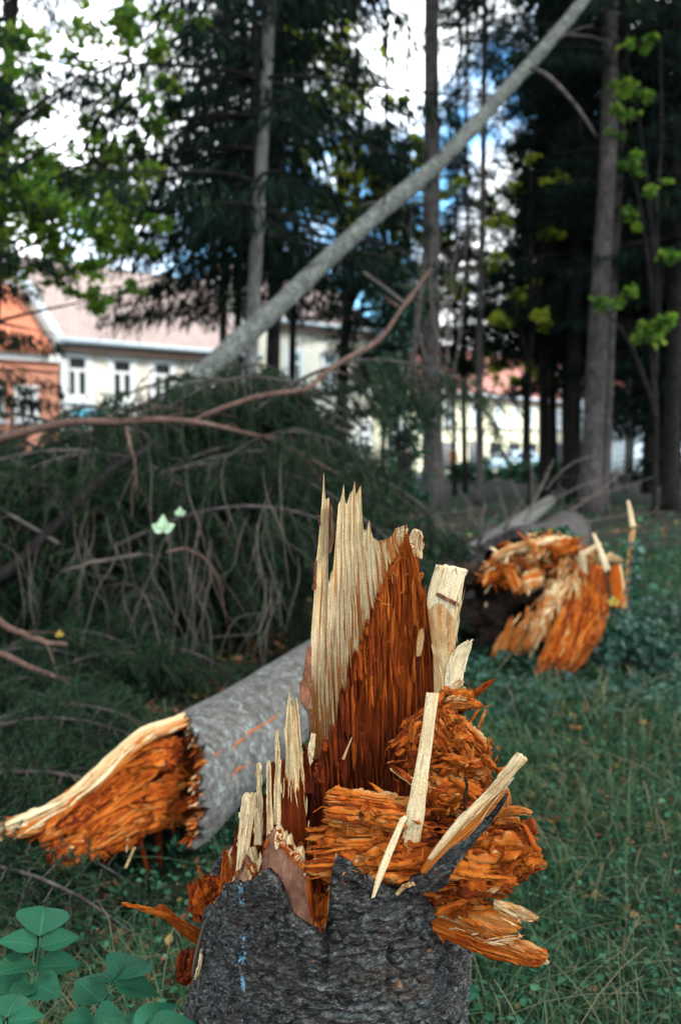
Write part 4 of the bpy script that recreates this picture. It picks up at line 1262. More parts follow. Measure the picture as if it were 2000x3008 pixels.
# ------------------------------------------------------------------ near log with its torn end
def build_log():
    A, B = P(586, 2259, 3.55), P(1400, 1635, 10.5)
    ax = unit(B - A)
    E = A + ax * 18.5
    root = empty('fallen_log', (A[0], A[1], 0), 'grey barked fallen spruce log with a torn orange end lying behind the stump', 'log')
    up = np.array((0, 0, 1.0))
    b = unit(up - ax * np.dot(up, ax))
    a = np.cross(ax, b)                       # points to the right
    if a[0] < 0:
        a = -a
    nr, nt = 120, 150
    th = np.linspace(0, 2 * np.pi, nr, endpoint=False)
    # start of the bark along the axis for each angle (0 = right, 90 deg = top, 180 = left, 270 = bottom)
    deg = np.degrees(th)
    st = np.interp(deg, [0, 30, 60, 85, 100, 120, 150, 180, 210, 240, 270, 300, 330, 345, 360], [-.42, -.33, -.20, -.08, .00, .10, .02, 0, 0, 0, -.02, -.20, -.40, -.44, -.42])
    st = st + .05 * vn(deg / 9, 0, 0, 5) + .03 * vn(deg / 3, 0, 0, 6)
    # two long bark cracks on the right side
    u = np.linspace(0, 1, nt) ** 2.0
    S = st[None] + (18.5 - st[None]) * u[:, None]
    r0 = np.interp(S, [-.5, 1, 6, 12, 18.5], [.190, .182, .158, .135, .11])
    rr = r0 * (1 + .03 * fbm(np.cos(th)[None] * 2, np.sin(th)[None] * 2, S * 1.3, 4) + .018 * fbm(np.cos(th)[None] * 9, np.sin(th)[None] * 9, S * 9, 8))
    rr = rr + .012 * np.clip(1 - u[:, None] * 60, 0, 1)
    c = A + S[..., None] * ax
    radial = np.cos(th)[:, None] * a + np.sin(th)[:, None] * b
    out = c + rr[..., None] * radial
    inn = c + (rr - .022)[..., None] * radial
    g = Geo()
    f = grid_faces(nt, nr, True)
    g.add(out.reshape(-1, 3), f[:, ::-1])
    g.add(inn[:40].reshape(-1, 3), grid_faces(40, nr, True))
    j = np.arange(nr)
    k = nt * nr
    g.f.append(np.stack([j, (j + 1) % nr, k + (j + 1) % nr, k + j], -1))
    bark = part('bark', g, LOGBARK, root)
    # broken inside: torn heartwood behind the rim
    g = Geo()
    for i in range(26):
        q = rg_l.uniform(0, 2 * np.pi)
        rd = .105 * math.sqrt(rg_l.random())
        o = A + ax * rg_l.uniform(.25, .6) + rd * (math.cos(q) * a + math.sin(q) * b)
        lump(g, o + ax * .8, o - ax * rg_l.uniform(.05, .40), .045, .03, 300 + i, 16, 16, .4, rg_l.uniform(.62, .9), .2, None, .25)
    part('heartwood', g, WOOD, root)
    # sapwood strip running out to a long pale tongue on the left
    g = Geo()
    top = [(-10, 2421, 2.95), (64, 2399, 3.0), (147, 2374, 3.05), (255, 2283, 3.15), (332, 2212, 3.25), (408, 2150, 3.32), (485, 2117, 3.45), (575, 2078, 3.72)]
    bot = [(-14, 2466, 2.93), (96, 2450, 2.97), (160, 2408, 3.0), (275, 2304, 3.08), (356, 2228, 3.15), (428, 2168, 3.24), (515, 2142, 3.36), (590, 2108, 3.6)]
    sheet(g, top, bot, .035, 26, 70, .10, .02, .012, .004, 9, 5, 31, lambda s, t: .08 + .36 * np.clip(s * 1.3 - .55 + (t - .3) * .4, 0, 1), .22, edge=.10)
    part('sapwood_strip', g, WOOD, root)
    n = 190
    u, v = rg_l.uniform(.0, .95, n), rg_l.uniform(-.05, 1.1, n)
    pt_, pb_ = pts(top), pts(bot)
    at3 = lambda u, v: curve(pt_, u) * (1 - v)[:, None] + curve(pb_, u) * v[:, None]
    A_ = at3(u, v)
    B_ = at3(np.clip(u - rg_l.uniform(.05, .3, n), 0, 1), v + rg_l.normal(size=n) * .15)
    tow = unit(CAM - A_) * rg_l.uniform(.004, .022, (n, 1))
    part('sapwood_strip', bars(Geo(), A_ + tow, B_ + tow, rg_l.uniform(.001, .007, n), rg_l.uniform(.0008, .003, n), np.where(rg_l.random(n) < .55, rg_l.uniform(.06, .24, n), rg_l.uniform(.3, .62, n)), 32, side=(0, -1, .3), wob=.5), WOOD, root)
    # torn orange mass under the tongue
    g = Geo()
    L = [(95, 2425, 3.02), (160, 2385, 3.06), (262, 2296, 3.14), (345, 2228, 3.22), (425, 2165, 3.30), (520, 2150, 3.42), (600, 2160, 3.6)]
    Q = [(150, 2545, 2.96), (195, 2520, 2.98), (262, 2505, 3.02), (335, 2482, 3.1), (420, 2440, 3.16), (520, 2420, 3.24), (600, 2400, 3.4)]
    sheet(g, L, Q, .12, 60, 60, .16, .06, .02, .024, 5.5, 4.0, 33, .60, .26, edge=.2)
    rg = np.random.default_rng(8)
    def at(u, v):
        p0, p1 = curve(pts(L), np.array([u]))[0], curve(pts(Q), np.array([u]))[0]
        return p0 + (p1 - p0) * v
    for i in range(54):
        u, v = rg.uniform(.04, .86), rg.uniform(.08, .98)
        o = at(u, v)
        e = at(max(0, u - rg.uniform(.06, .24)), min(1, v + rg.uniform(-.05, .22)))
        fw = unit(CAM - o) * rg.uniform(.0, .035)
        rotblock(g, o + fw, e + fw * 1.1, rg.uniform(.014, .034), rg.uniform(.008, .018), 400 + i, rg.choice([.5, .56, .62, .66, .82]), .24, CAM - o, 18)
    n = 420
    u, v = rg.uniform(.03, .9, n), rg.uniform(.05, 1.0, n)
    A_ = np.array([at(p_, q_) for p_, q_ in zip(u, v)])
    B_ = np.array([at(max(0, p_ - k_), min(1.06, q_ + w_)) for p_, q_, k_, w_ in zip(u, v, rg.uniform(.05, .30, n), rg.normal(size=n) * .06)])
    tow = unit(CAM - A_) * rg.uniform(.012, .05, (n, 1))
    bars(g, A_ + tow, B_ + tow, rg.uniform(.0015, .009, n), rg.uniform(.001, .004, n), np.clip(rg.normal(.60, .13, n), .42, .95), 34, side=(0, -1, .2), wob=.3)
    def rp(rg):
        return at(rg.uniform(.02, .85), rg.uniform(.1, 1.02)) + unit(CAM - A) * .035
    shreds(g, rp, 220, (.02, .08), .0022, 5, (.42, .75), (-.5, -.2, -.35), 1)
    part('torn_heartwood', g, WOOD, root)
    # dark rotten pocket inside the end, with lumps along the rim
    g = Geo()
    for i, (x, y, d, w) in enumerate([(590, 2195, 3.72, .05), (560, 2180, 3.7, .04), (610, 2240, 3.7, .05), (595, 2330, 3.62, .05), (560, 2260, 3.66, .05), (575, 2385, 3.6, .04), (540, 2330, 3.55, .05)]):
        o = P(x, y, d)
        lump(g, o + ax * .12, o - ax * .05, w, w * .8, 500 + i, 24, 18, .45, .95, .1, None, .2)
    part('dark_rot', g, DARKROT, root)
    # hanging splinters
    for i, (x0, y0, x1, y1, w, d, r) in enumerate([(185, 2490, 191, 2586, 11, 2.98, .72), (360, 2440, 300, 2542, 14, 3.1, .58), (392, 2415, 440, 2578, 22, 3.15, .80), (462, 2405, 473, 2586, 26, 3.2, .86), (375, 2465, 371, 2505, 9, 3.1, .2), (395, 2490, 366, 2556, 9, 3.1, .2), (215, 2490, 150, 2500, 12, 2.96, .3), (250, 2500, 246, 2540, 12, 3.0, .6), (520, 2400, 510, 2450, 20, 3.25, .9)]):
        g = Geo()
        sheet(g, [(x0 - w / 2, y0, d), ((x0 + x1 - w * .8) / 2, (y0 + y1) / 2, d), (x1 - w * .25, y1, d - .02)], [(x0 + w / 2, y0, d), ((x0 + x1 + w * .8) / 2, (y0 + y1) / 2, d), (x1 + w * .25, y1, d - .02)], .010, 6, 16, 0, .25, .002, .0015, 3, 2, 60 + i, r, .1)
        part('hanging_splinter', g, WOOD, root)
    # torn inner bark showing along the lip of the hole and in two cracks
    def on_bark(q, s_, lift=.0):
        r = np.interp(s_, [-.5, 1, 6, 12, 18.5], [.190, .182, .158, .135, .11]) + lift
        return A + ax * s_ + r * (math.cos(R(q)) * a + math.sin(R(q)) * b)
    nb = 520
    q_ = rg_l.uniform(-75, 125, nb)
    s_ = np.interp(q_ % 360, deg, st)
    Ar = np.array([on_bark(q, u + .05, -.012 + v) for q, u, v in zip(q_, s_, rg_l.uniform(-.014, .006, nb))])
    Br = np.array([on_bark(q + dq, u - l, -.014 + v) for q, u, l, v, dq in zip(q_, s_, rg_l.uniform(-.01, .05, nb) * rg_l.random(nb), rg_l.uniform(-.035, .010, nb), rg_l.normal(size=nb) * 2)])
    part('inner_bark_edge', bars(Geo(), Ar, Br, rg_l.uniform(.0015, .008, nb), rg_l.uniform(.001, .004, nb), np.where(rg_l.random(nb) < .14, rg_l.uniform(.1, .3, nb), rg_l.uniform(.36, 1.0, nb)), 9), WOOD, root)
    for q0, s0, q1, s1 in ((40, -.30, 33, .42), (14, -.38, 12, .05)):
        pp = [on_bark(q0 + (q1 - q0) * k / 12 + 1.2 * math.sin(k * 1.1), s0 + (s1 - s0) * k / 12, -.003) for k in range(13)]
        part('bark_crack', tube(Geo(), np.array(pp), [.009, .006, .005, .002], 7, 60, rough=.9, seed=6, freq=22, rot=.50), WOOD, root)
    # grey stubs where branches were
    for i, (s, q) in enumerate([(4.3, 70), (5.6, 110), (6.4, 60), (7.3, 85), (8.2, 120), (9.0, 60), (7.6, 30)]):
        o = A + ax * s
        dr = math.cos(R(q)) * a + math.sin(R(q)) * b
        r = np.interp(s, [0, 6, 12], [.19, .165, .14])
        part('branch_stub', tube(Geo(), [o + dr * r * .8, o + dr * (r + .16), o + dr * (r + .38) + ax * .15], [.022, .016, .008], 7, 8), TRUNK_BROWN, root)
rg_l = np.random.default_rng(17)
build_log()

# ------------------------------------------------------------------ far broken trunk on the right
def build_far_trunk():
    A, B = P(1545, 1800, 6.5), P(1665, 1508, 12.5)
    B[2] = .34
    A[2] = .42
    ax = unit(B - A)
    root = empty('broken_tree', (A[0], A[1], 0), 'thick hollow trunk lying broken open on the right, orange wood torn around a dark hole', 'fallen tree')
    b = unit(np.array((0, 0, 1.0)) - ax * ax[2])
    a = np.cross(ax, b)
    a = a if a[0] > 0 else -a
    nr, nt = 90, 70
    th = np.linspace(0, 2 * np.pi, nr, endpoint=False)
    deg = np.degrees(th)
    st = np.interp(deg, [0, 45, 90, 135, 180, 225, 270, 315, 360], [.15, .10, .0, .05, .2, .3, .35, .2, .15]) + .06 * vn(deg / 14, 0, 0, 3) + .05 * vn(deg / 5, 0, 0, 4)
    S = st[None] + (6.6 - st[None]) * np.linspace(0, 1, nt)[:, None]
    rr = np.interp(S, [-.2, .6, 2.5, 6.6], [.42, .40, .30, .26]) * (1 + .10 * fbm(np.cos(th)[None] * 2, np.sin(th)[None] * 2, S * 1.2, 5) + .03 * fbm(np.cos(th)[None] * 8, np.sin(th)[None] * 8, S * 6, 6))
    rad = np.cos(th)[:, None] * a + np.sin(th)[:, None] * b
    c = A + S[..., None] * ax
    out, inn = c + rr[..., None] * rad, c + (rr - .06)[..., None] * rad
    g = Geo()
    g.add(out.reshape(-1, 3), grid_faces(nt, nr, True)[:, ::-1])
    j = np.arange(nr)
    g.add(np.concatenate((out[0], inn[0])), np.stack([j, (j + 1) % nr, nr + (j + 1) % nr, nr + j], -1))
    part('bark', g, TRUNK_BROWN, root)
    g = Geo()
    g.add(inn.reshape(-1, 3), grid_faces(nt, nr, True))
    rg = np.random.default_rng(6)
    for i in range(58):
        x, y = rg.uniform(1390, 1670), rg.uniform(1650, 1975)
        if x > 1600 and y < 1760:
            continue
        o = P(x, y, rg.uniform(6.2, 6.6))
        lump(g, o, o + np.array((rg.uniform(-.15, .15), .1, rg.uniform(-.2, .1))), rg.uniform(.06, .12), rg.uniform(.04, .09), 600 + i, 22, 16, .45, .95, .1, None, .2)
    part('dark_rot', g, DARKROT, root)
    # orange torn wood over the hole
    g = Geo()
    for i in range(26):
        x, y = rg.uniform(1470, 1700), 0
        y = np.interp(x, [1440, 1500, 1600, 1700], [1670, 1640, 1620, 1640]) + rg.uniform(-30, 75) * (1 if x > 1520 else .5)
        o = P(x, y, rg.uniform(5.95, 6.25))
        e = o + np.array((rg.uniform(-.14, .16), -.03, rg.uniform(-.14, .06)))
        rotblock(g, o, e, rg.uniform(.022, .055), rg.uniform(.014, .032), 700 + i, rg.choice([.36, .46, .54, .66]), .26, CAM - o, 14)
    lump(g, P(1500, 1650, 6.1), P(1420, 1700, 6.1), .03, .02, 760, 20, 20, .4, .6, .2, None, .25)
    n = 240
    x_ = rg.uniform(1425, 1760, n)
    A_ = np.array([P(x, np.interp(x, [1425, 1500, 1600, 1700, 1760], [1690, 1635, 1612, 1625, 1660]) + rg.normal() * 26, 6.0 + rg.uniform(-.06, .1)) for x in x_])
    B_ = A_ + np.stack([rg.uniform(-.10, .10, n), rg.uniform(-.05, .05, n), rg.uniform(-.10, .05, n)], -1)
    bars(g, A_, B_, rg.uniform(.003, .016, n), rg.uniform(.002, .007, n), rg.uniform(.14, .74, n), 92, wob=.4)
    part('torn_heartwood', g, WOOD, root)
    # pale torn rim along the top
    g = Geo()
    for i, (pp, r) in enumerate([([(1440, 1640), (1500, 1610), (1580, 1586), (1640, 1578)], .30), ([(1520, 1612), (1580, 1590), (1650, 1580), (1700, 1600)], .14), ([(1640, 1585), (1690, 1600), (1710, 1640), (1722, 1680)], .10), ([(1600, 1590), (1640, 1600), (1660, 1640), (1665, 1680)], .45)]):
        sheet(g, [(x, y - 10, 6.02) for x, y in pp], [(x, y + 16, 5.98) for x, y in pp], .05, 12, 26, .1, .15, .01, .008, 5, 4, 80 + i, r, .2, edge=.2)
    part('sapwood_rim', g, WOOD, root)
    # tan torn band falling through the middle of the hole
    g = Geo()
    sheet(g, [(1585, 1740, 5.95), (1600, 1700, 5.95), (1590, 1770, 5.95), (1570, 1820, 6.0), (1555, 1860, 6.0)], [(1690, 1680, 5.95), (1672, 1730, 5.95), (1640, 1790, 5.95), (1610, 1822, 6.0), (1570, 1860, 6.0)], .06, 24, 40, .1, .2, .02, .022, 6, 4, 90, .34, .32, edge=.3)
    for i in range(16):
        u = rg.random()
        o = P(1670 - 100 * u + rg.uniform(-30, 30), 1690 + 150 * u, 5.92)
        rotblock(g, o, o + np.array((rg.uniform(-.10, .02), 0, rg.uniform(-.20, -.06))), .024, .014, 780 + i, rg.choice([.18, .30, .42]), .2, CAM - o, 14)
    for i, pp in enumerate([[(1690, 1700), (1700, 1740), (1696, 1775)], [(1660, 1720), (1640, 1760), (1655, 1790)]]):
        sheet(g, [(x - 12, y, 5.9) for x, y in pp], [(x + 14 - 8 * k, y, 5.9) for k, (x, y) in enumerate(pp)], .02, 8, 16, 0, .3, .004, .004, 3, 3, 95 + i, .3, .2)
    n = 150
    u = rg.random(n)
    A_ = np.array([P(1690 - 125 * q + rg.normal() * 26, 1660 + 190 * q + rg.normal() * 22, 5.93 + rg.uniform(-.03, .05)) for q in u])
    B_ = A_ + np.stack([rg.uniform(-.09, .01, n), rg.uniform(-.03, .03, n), rg.uniform(-.16, -.03, n)], -1)
    bars(g, A_, B_, rg.uniform(.003, .014, n), rg.uniform(.002, .006, n), rg.uniform(.12, .48, n), 91, wob=.4)
    for x0, y0, x1, y1 in ((1500, 1830, 1470, 1950), (1530, 1840, 1490, 1945), (1480, 1860, 1450, 1930), (1545, 1850, 1505, 1960)):
        o, e = P(x0, y0, 6.1), P(x1, y1, 6.05)
        lump(g, o, e, .025, .018, x0, 18, 24, .4, .40, .2, CAM - o, .2)
    part('torn_band', g, WOOD, root)
    # smooth orange face on the right reaching down to the ground
    g = Geo()
    sheet(g, [(1560, 1985, 5.8), (1594, 1915, 5.85), (1640, 1800, 5.95), (1668, 1740, 6.0), (1700, 1670, 6.1)], [(1690, 1980, 5.75), (1750, 1900, 5.8), (1788, 1810, 5.9), (1786, 1740, 6.0), (1770, 1668, 6.15)], .10, 40, 50, .05, .10, .05, .010, 4, 1.5, 97, lambda s, t: .50 + .16 * np.sin(s * 5) + .06 * t, .16, edge=.1)
    n = 220
    Lf, Rf = pts([(1560, 1985, 5.78), (1594, 1915, 5.83), (1640, 1800, 5.92), (1668, 1740, 5.97), (1700, 1670, 6.05)]), pts([(1690, 1980, 5.73), (1750, 1900, 5.78), (1788, 1810, 5.87), (1786, 1740, 5.97), (1770, 1668, 6.1)])
    u, v = rg.uniform(0, .85, n), rg.random(n)
    af = lambda u, v: curve(Lf, u) * (1 - v)[:, None] + curve(Rf, u) * v[:, None]
    A_ = af(u, v)
    tow = unit(CAM - A_) * (.05 * (4 * v * (1 - v))[:, None] ** .5 + .004)
    bars(g, A_ + tow, af(np.minimum(1, u + rg.uniform(.08, .4, n)), np.clip(v + rg.normal(size=n) * .02, 0, 1)) + tow, rg.uniform(.003, .014, n), rg.uniform(.002, .006, n), rg.uniform(.38, .80, n), 99, side=(0, -1, .2), wob=.3)
    part('orange_face', g, WOOD, root)
    g = Geo()
    sheet(g, [(1790, 1660, 6.0), (1792, 1720, 5.95), (1800, 1790, 5.9)], [(1822, 1655, 6.0), (1832, 1720, 5.95), (1836, 1780, 5.9)], .05, 14, 22, .1, .12, .01, .005, 4, 2, 98, lambda s, t: .56 - .5 * np.clip(s * 4 - 2.9, 0, 1), .1)
    part('orange_slab', g, WOOD, root)
    for i, (L, Q, r) in enumerate([([(1824, 1790, 5.85), (1836, 1690, 5.85), (1850, 1550, 5.85)], [(1838, 1790, 5.85), (1850, 1690, 5.85), (1866, 1545, 5.85)], .32), ([(1850, 1550, 5.85), (1845, 1510, 5.85), (1839, 1468, 5.85)], [(1866, 1545, 5.85), (1857, 1505, 5.85), (1846, 1466, 5.85)], .10),
                                  ([(1775, 1680, 5.85), (1757, 1625, 5.85), (1735, 1563, 5.85)], [(1793, 1672, 5.85), (1772, 1620, 5.85), (1742, 1560, 5.85)], .05), ([(1700, 1625, 5.9), (1735, 1605, 5.9), (1762, 1590, 5.9)], [(1704, 1640, 5.9), (1740, 1620, 5.9), (1768, 1598, 5.9)], .12), ([(1768, 1630, 5.9), (1810, 1632, 5.9), (1832, 1645, 5.9)], [(1768, 1648, 5.9), (1806, 1650, 5.9), (1830, 1654, 5.9)], .25)]):
        sheet(g := Geo(), L, Q, .015, 6, 18, 0, .15, .003, .002, 3, 2, 110 + i, r, .1)
        part('splinter', g, WOOD, root)
    g = leaf_clumps([P(1640, 1560, 6.4), P(1600, 1575, 6.3), P(1680, 1590, 6.3)], [.10, .08, .06], [60, 40, 24], 3, (.03, .06), .5)
    part('moss_tuft', g, COVER, root)
build_far_trunk()

# ------------------------------------------------------------------ the broken stump
DS = 1.60          # distance of the stump's axis
def build_stump():
    root = empty('broken_stump', P(955, 3300, DS) * (1, 1, 0), 'dark barked broken tree stump in front with a tall pale and orange splintered spike', 'tree stump')
    # axis and radius by height (metres), from the photograph's outline
    zs = lambda py: P(1000, py, DS)[2]
    lv = [(2450, 1000, 398), (2600, 1000, 396), (2750, 990, 400), (2860, 972, 405), (3008, 950, 418), (3300, 950, 455), (3560, 950, 520), (3900, 950, 640)]
    lz = np.array([zs(q[0]) for q in lv])[::-1]
    lx = np.array([P(q[1], q[0], DS)[0] for q in lv])[::-1]
    lr = np.array([q[2] * DS / F for q in lv])[::-1]
    nth = 640
    th = np.linspace(-np.pi, np.pi, nth, endpoint=False)          # 0 faces the camera, + to the right
    def rim(profile, back, seed, jag):
        px = np.array([q[0] for q in profile], float)
        py = np.array([q[1] for q in profile], float)
        r = .209
        x, y = lx[-2] + r * np.sin(th), DS - r * np.cos(th)
        u = 1000 + F * x / y
        v = np.interp(u, px, py)
        for _ in range(2):
            d = DS - r * np.cos(th)
            z = np.array([P(1000, a, b)[2] for a, b in zip(v, d)])
        w = np.clip((np.abs(th) - 1.45) / .35, 0, 1)
        z = z * (1 - w) + back * w
        return z + jag * (vn(th * 22, 0, 0, seed) + .7 * vn(th * 60, 0, 0, seed + 1))
    bark_prof = [(560, 2700), (600, 2670), (620, 2650), (655, 2592), (700, 2598), (735, 2590), (749, 2563), (775, 2553), (806, 2586), (832, 2640), (846, 2690), (870, 2712), (906, 2728), (948, 2746), (962, 2708), (968, 2600), (978, 2545), (997, 2517), (1028, 2524), (1066, 2563), (1105, 2580), (1166, 2616), (1240, 2622), (1275, 2660), (1290, 2700), (1315, 2738), (1390, 2746), (1450, 2740)]
    inner_prof = [(560, 2690), (600, 2660), (635, 2612), (657, 2580), (690, 2520), (712, 2552), (728, 2580), (742, 2548), (762, 2466), (783, 2440), (800, 2470), (829, 2500), (850, 2530), (862, 2518), (875, 2543), (886, 2562), (893, 2552), (899, 2590), (903, 2690), (912, 2728), (950, 2740), (966, 2700), (974, 2590), (990, 2540), (1030, 2545), (1066, 2575), (1166, 2630), (1290, 2720), (1400, 2760)]
    zb = rim(bark_prof, zs(2560), 1, .0022)
    zi = rim(inner_prof, zs(2540), 3, .0016)
    def shell(ztop, r_off, thick, nz, disp, lip=0.0, z0=-.05, curl=0.0):
        t = np.concatenate((np.linspace(0, .35, 10, endpoint=False), np.linspace(.35, 1, nz)))
        zc = ztop.min() - .012
        t = np.concatenate((np.linspace(0, .2, 10, endpoint=False), np.linspace(.2, .72, int(nz * .62), endpoint=False), np.linspace(.72, 1, int(nz * .38))))
        zl = np.interp(t, [0, .2, .72], [z0, .34, zc])
        Z = np.where(t[:, None] <= .72, zl[:, None], zc + (ztop - zc)[None] * ((t[:, None] - .72) / .28))
        rr = np.interp(Z, lz, lr) + r_off
        cx = np.interp(Z, lz, lx)
        dd = disp(th[None] + 0 * Z, Z)
        rr2 = rr + dd
        top = np.clip((Z - ztop[None] + .03) / .03, 0, 1)
        rr2 = rr2 - lip * top ** 3 + curl * top * vn(th[None] * 6, 0, 0, 77)
        X, Y = cx + rr2 * np.sin(th)[None], DS - rr2 * np.cos(th)[None]
        out = np.stack([X, Y, Z], -1)
        ri = rr - thick + curl * top * vn(th[None] * 6, 0, 0, 77)
        inn = np.stack([cx + ri * np.sin(th)[None], DS - ri * np.cos(th)[None], Z], -1)
        n = len(t)
        g = Geo()
        pl = np.abs((X * 0 + 1000 + F * X / Y) - (706 + 4 * vn(Z * 40, 0, 0, 5))) < (5 + 7 * vn(Z * 45, 1, 0, 6))
        paint = (pl & (np.abs(th)[None] < 1.5)).astype(float)
        g.add(out.reshape(-1, 3), grid_faces(n, nth, True), np.stack([th[None] * .2 + 0 * Z, Z], -1).reshape(-1, 2), paint)
        m = max(2, n - 60)
        g.add(inn[m:].reshape(-1, 3), grid_faces(n - m, nth, True)[:, ::-1])
        j = np.arange(nth)
        o1, o2 = (n - 1) * nth, n * nth + (n - m - 1) * nth
        g.f.append(np.stack([o1 + j, o1 + (j + 1) % nth, o2 + (j + 1) % nth, o2 + j], -1))
        return g
    def bark_disp(T, Z):
        u = T * .21 + 7.37
        wz = Z + .006 * vn(u * 60, Z * 40, 0, 21)
        wu = u + .006 * vn(u * 50, Z * 50, 0, 22)
        a = fbm(wu * 38, wz * 130, 0, 23, 3)
        fl_ = 1 - np.abs(fbm(wu * 30 + 3, wz * 105, 0, 34, 3)) * 2.2
        cr = np.abs(fbm(wu * 17, wz * 34, 0, 26, 3))
        d = .0022 * a + .0034 * np.clip(fl_, -.6, 1) - .009 * np.clip(.10 - cr, 0, 1) / .10
        return d + .004 * vn(u * 9, Z * 8, 0, 31) + .0018 * vn(u * 150, Z * 260, 0, 33)
    part('bark', shell(zb, .001, .013, 260, bark_disp, .003), BARK, root)
    part('inner_bark', shell(zi, -.0135, .006, 60, lambda T, Z: .0022 * fbm(T * 9, Z * 50, 0, 41) , .001, .35), INNER, root)
    # pale torn wood just inside the inner bark
    zw = zi + .004 + .010 * np.clip(vn(th * 30, 0, 0, 51) + .5 * vn(th * 75, 0, 0, 52), -.3, 1) * (np.abs(th) < 1.3)
    gw = shell(zw, -.0205, .012, 60, lambda T, Z: .0015 * vn(T * 60, Z * 12, 0, 55), .002, .35)
    gw.rot = [np.where((np.abs(1000 + F * q[:, 0] / q[:, 1] - 935) < 42) & (q[:, 1] < DS), .62, .18) for q in gw.v]
    part('sapwood_rim', gw, WOOD, root)

    rg = np.random.default_rng(91)
    n = 620
    tt = rg.uniform(-1.5, 1.5, n)
    def rim_pt(t_, off, up_):
        z_ = np.interp(t_, th, np.maximum(zb, zi)) + up_
        r_ = np.interp(z_, lz, lr) + off
        return np.stack([np.interp(z_, lz, lx) + r_ * np.sin(t_), DS - r_ * np.cos(t_), z_], -1)
    A_ = rim_pt(tt, rg.uniform(-.030, -.004, n), rg.uniform(-.016, -.004, n))
    B_ = rim_pt(tt + rg.normal(size=n) * .025, rg.uniform(-.034, -.006, n), rg.uniform(-.002, .012, n) * rg.random(n))
    part('rim_fibres', bars(Geo(), A_, B_, rg.uniform(.0006, .0035, n), rg.uniform(.0005, .0014, n), np.where(rg.random(n) < .3, rg.uniform(.1, .3, n), rg.uniform(.36, .8, n)), 92, side=(0, -1, 0), wob=.4), WOOD, root)

    # rotten floor of the hollow: a coarse fibre height field
    nr_, na = 46, 120
    rad = np.linspace(0, .188, nr_)
    an = np.linspace(0, 2 * np.pi, na, endpoint=False)
    RR, AA = np.meshgrid(rad, an, indexing='ij')
    X, Y = lx[-2] + RR * np.sin(AA), DS - RR * np.cos(AA)
    base = zs(2600) + .10 * np.clip((Y - DS) / .2, -1, 1) + .02
    nz = vn(X * 60, Y * 60, 0, 61) + .6 * vn(X * 140, Y * 140, 0, 62)
    Z = base + .016 * nz + .008 * np.round(nz * 2)
    g = Geo()
    g.add(np.stack([X, Y, Z], -1).reshape(-1, 3), grid_faces(nr_, na, True), np.stack([X, Y], -1).reshape(-1, 2), np.clip(.80 + .18 * nz, .5, 1).ravel())
    part('rotten_core', g, WOOD, root)

    # ---- the tall spike: upright fibres, pale on the left, orange rot on the right
    prof = [(930, 1640), (934, 1605), (946, 1470), (949, 1420), (951, 1381), (953, 1425), (956, 1466), (966, 1460), (970, 1462), (968, 1600), (964, 1700), (968, 1712), (972, 1680), (978, 1674), (983, 1620), (988, 1554), (994, 1480), (1000, 1470), (1006, 1440), (1010, 1419), (1013, 1470), (1019, 1480), (1027, 1450), (1036, 1440), (1042, 1412), (1045, 1452), (1052, 1440), (1060, 1424), (1063, 1500), (1068, 1556), (1076, 1556), (1085, 1527), (1090, 1560), (1096, 1580), (1112, 1590), (1124, 1588), (1140, 1583), (1154, 1572), (1162, 1552), (1175, 1550), (1195, 1541), (1204, 1600)]
    ppx, ppy = np.array([q[0] for q in prof], float), np.array([q[1] for q in prof], float)
    Lx = lambda y: np.interp(y, [1381, 1467, 1605, 1758, 1860, 1988, 2115, 2217, 2560], [936, 936, 930, 922, 914, 912, 914, 922, 905])
    Rx = lambda y: np.interp(y, [1381, 1540, 1600, 1656, 1748, 1799, 1886, 1962, 2039, 2200, 2560], [1200, 1204, 1207, 1225, 1241, 1259, 1277, 1287, 1302, 1330, 1360])
    ns, nt = 330, 120
    s = np.linspace(0, 1, ns + 1)
    ytop = np.zeros(ns + 1)
    for i, q in enumerate(s):
        yy = np.arange(1381, 2500, 2.0)
        xx = Lx(yy) * (1 - q) + Rx(yy) * q
        ok = np.where(yy >= np.interp(xx, ppx, ppy, left=1640, right=1600))[0]
        ytop[i] = yy[ok[0]]
    ybot = 2560.0
    t = np.linspace(0, 1, nt + 1)
    PY = ybot + (ytop[:, None] - ybot) * t[None]
    PX = Lx(PY) * (1 - s[:, None]) + Rx(PY) * s[:, None]
    h = (ybot - PY) / 1000
    # orange boundary of the rot on the photograph's spike
    bx = np.interp(PY, [1500, 1569, 1676, 1738, 1835, 1962, 2115, 2217, 2300, 2560], [1205, 1186, 1140, 1108, 1068, 1030, 985, 945, 880, 860])
    st2_ = vn(s[:, None] * 60, PY / 40, 0, 70)
    stk = vn(s[:, None] * 46, PY / 330, 0, 71) + .7 * vn(s[:, None] * 120, PY / 200, 0, 72)
    rv = np.clip((PX - bx) / 95 + .34 + .13 * stk + .07 * st2_, .02, 2)
    near = np.clip((PX - bx) / 210 + 1.0, 0, 1)
    st2 = vn(s[:, None] * 95, PY / 120, 0, 78) + .6 * vn(s[:, None] * 190, PY / 60, 0, 79)
    pale_n = .12 + .08 * vn(s[:, None] * 30, PY / 500, 0, 73) + .07 * vn(s[:, None] * 130, PY / 300, 0, 80) + .34 * (st2 > .85 - 1.15 * near) * (.35 + .65 * near) + .05 * np.clip((PY - 1900) / 300, 0, 1)
    redd = .64 + .16 * np.clip((PY - 1700) / 700, 0, 1) + .20 * np.clip((PY - 2180) / 200, 0, 1) + .10 * stk
    ROT = np.where(rv > .36, redd, np.clip(pale_n, 0.02, .40))
    step = np.clip((PX - bx) / 40, 0, 1)
    fib = vn(s[:, None] * 60, PY / 260, 0, 74) * .6 + vn(s[:, None] * 150, PY / 160, 0, 75) * .35
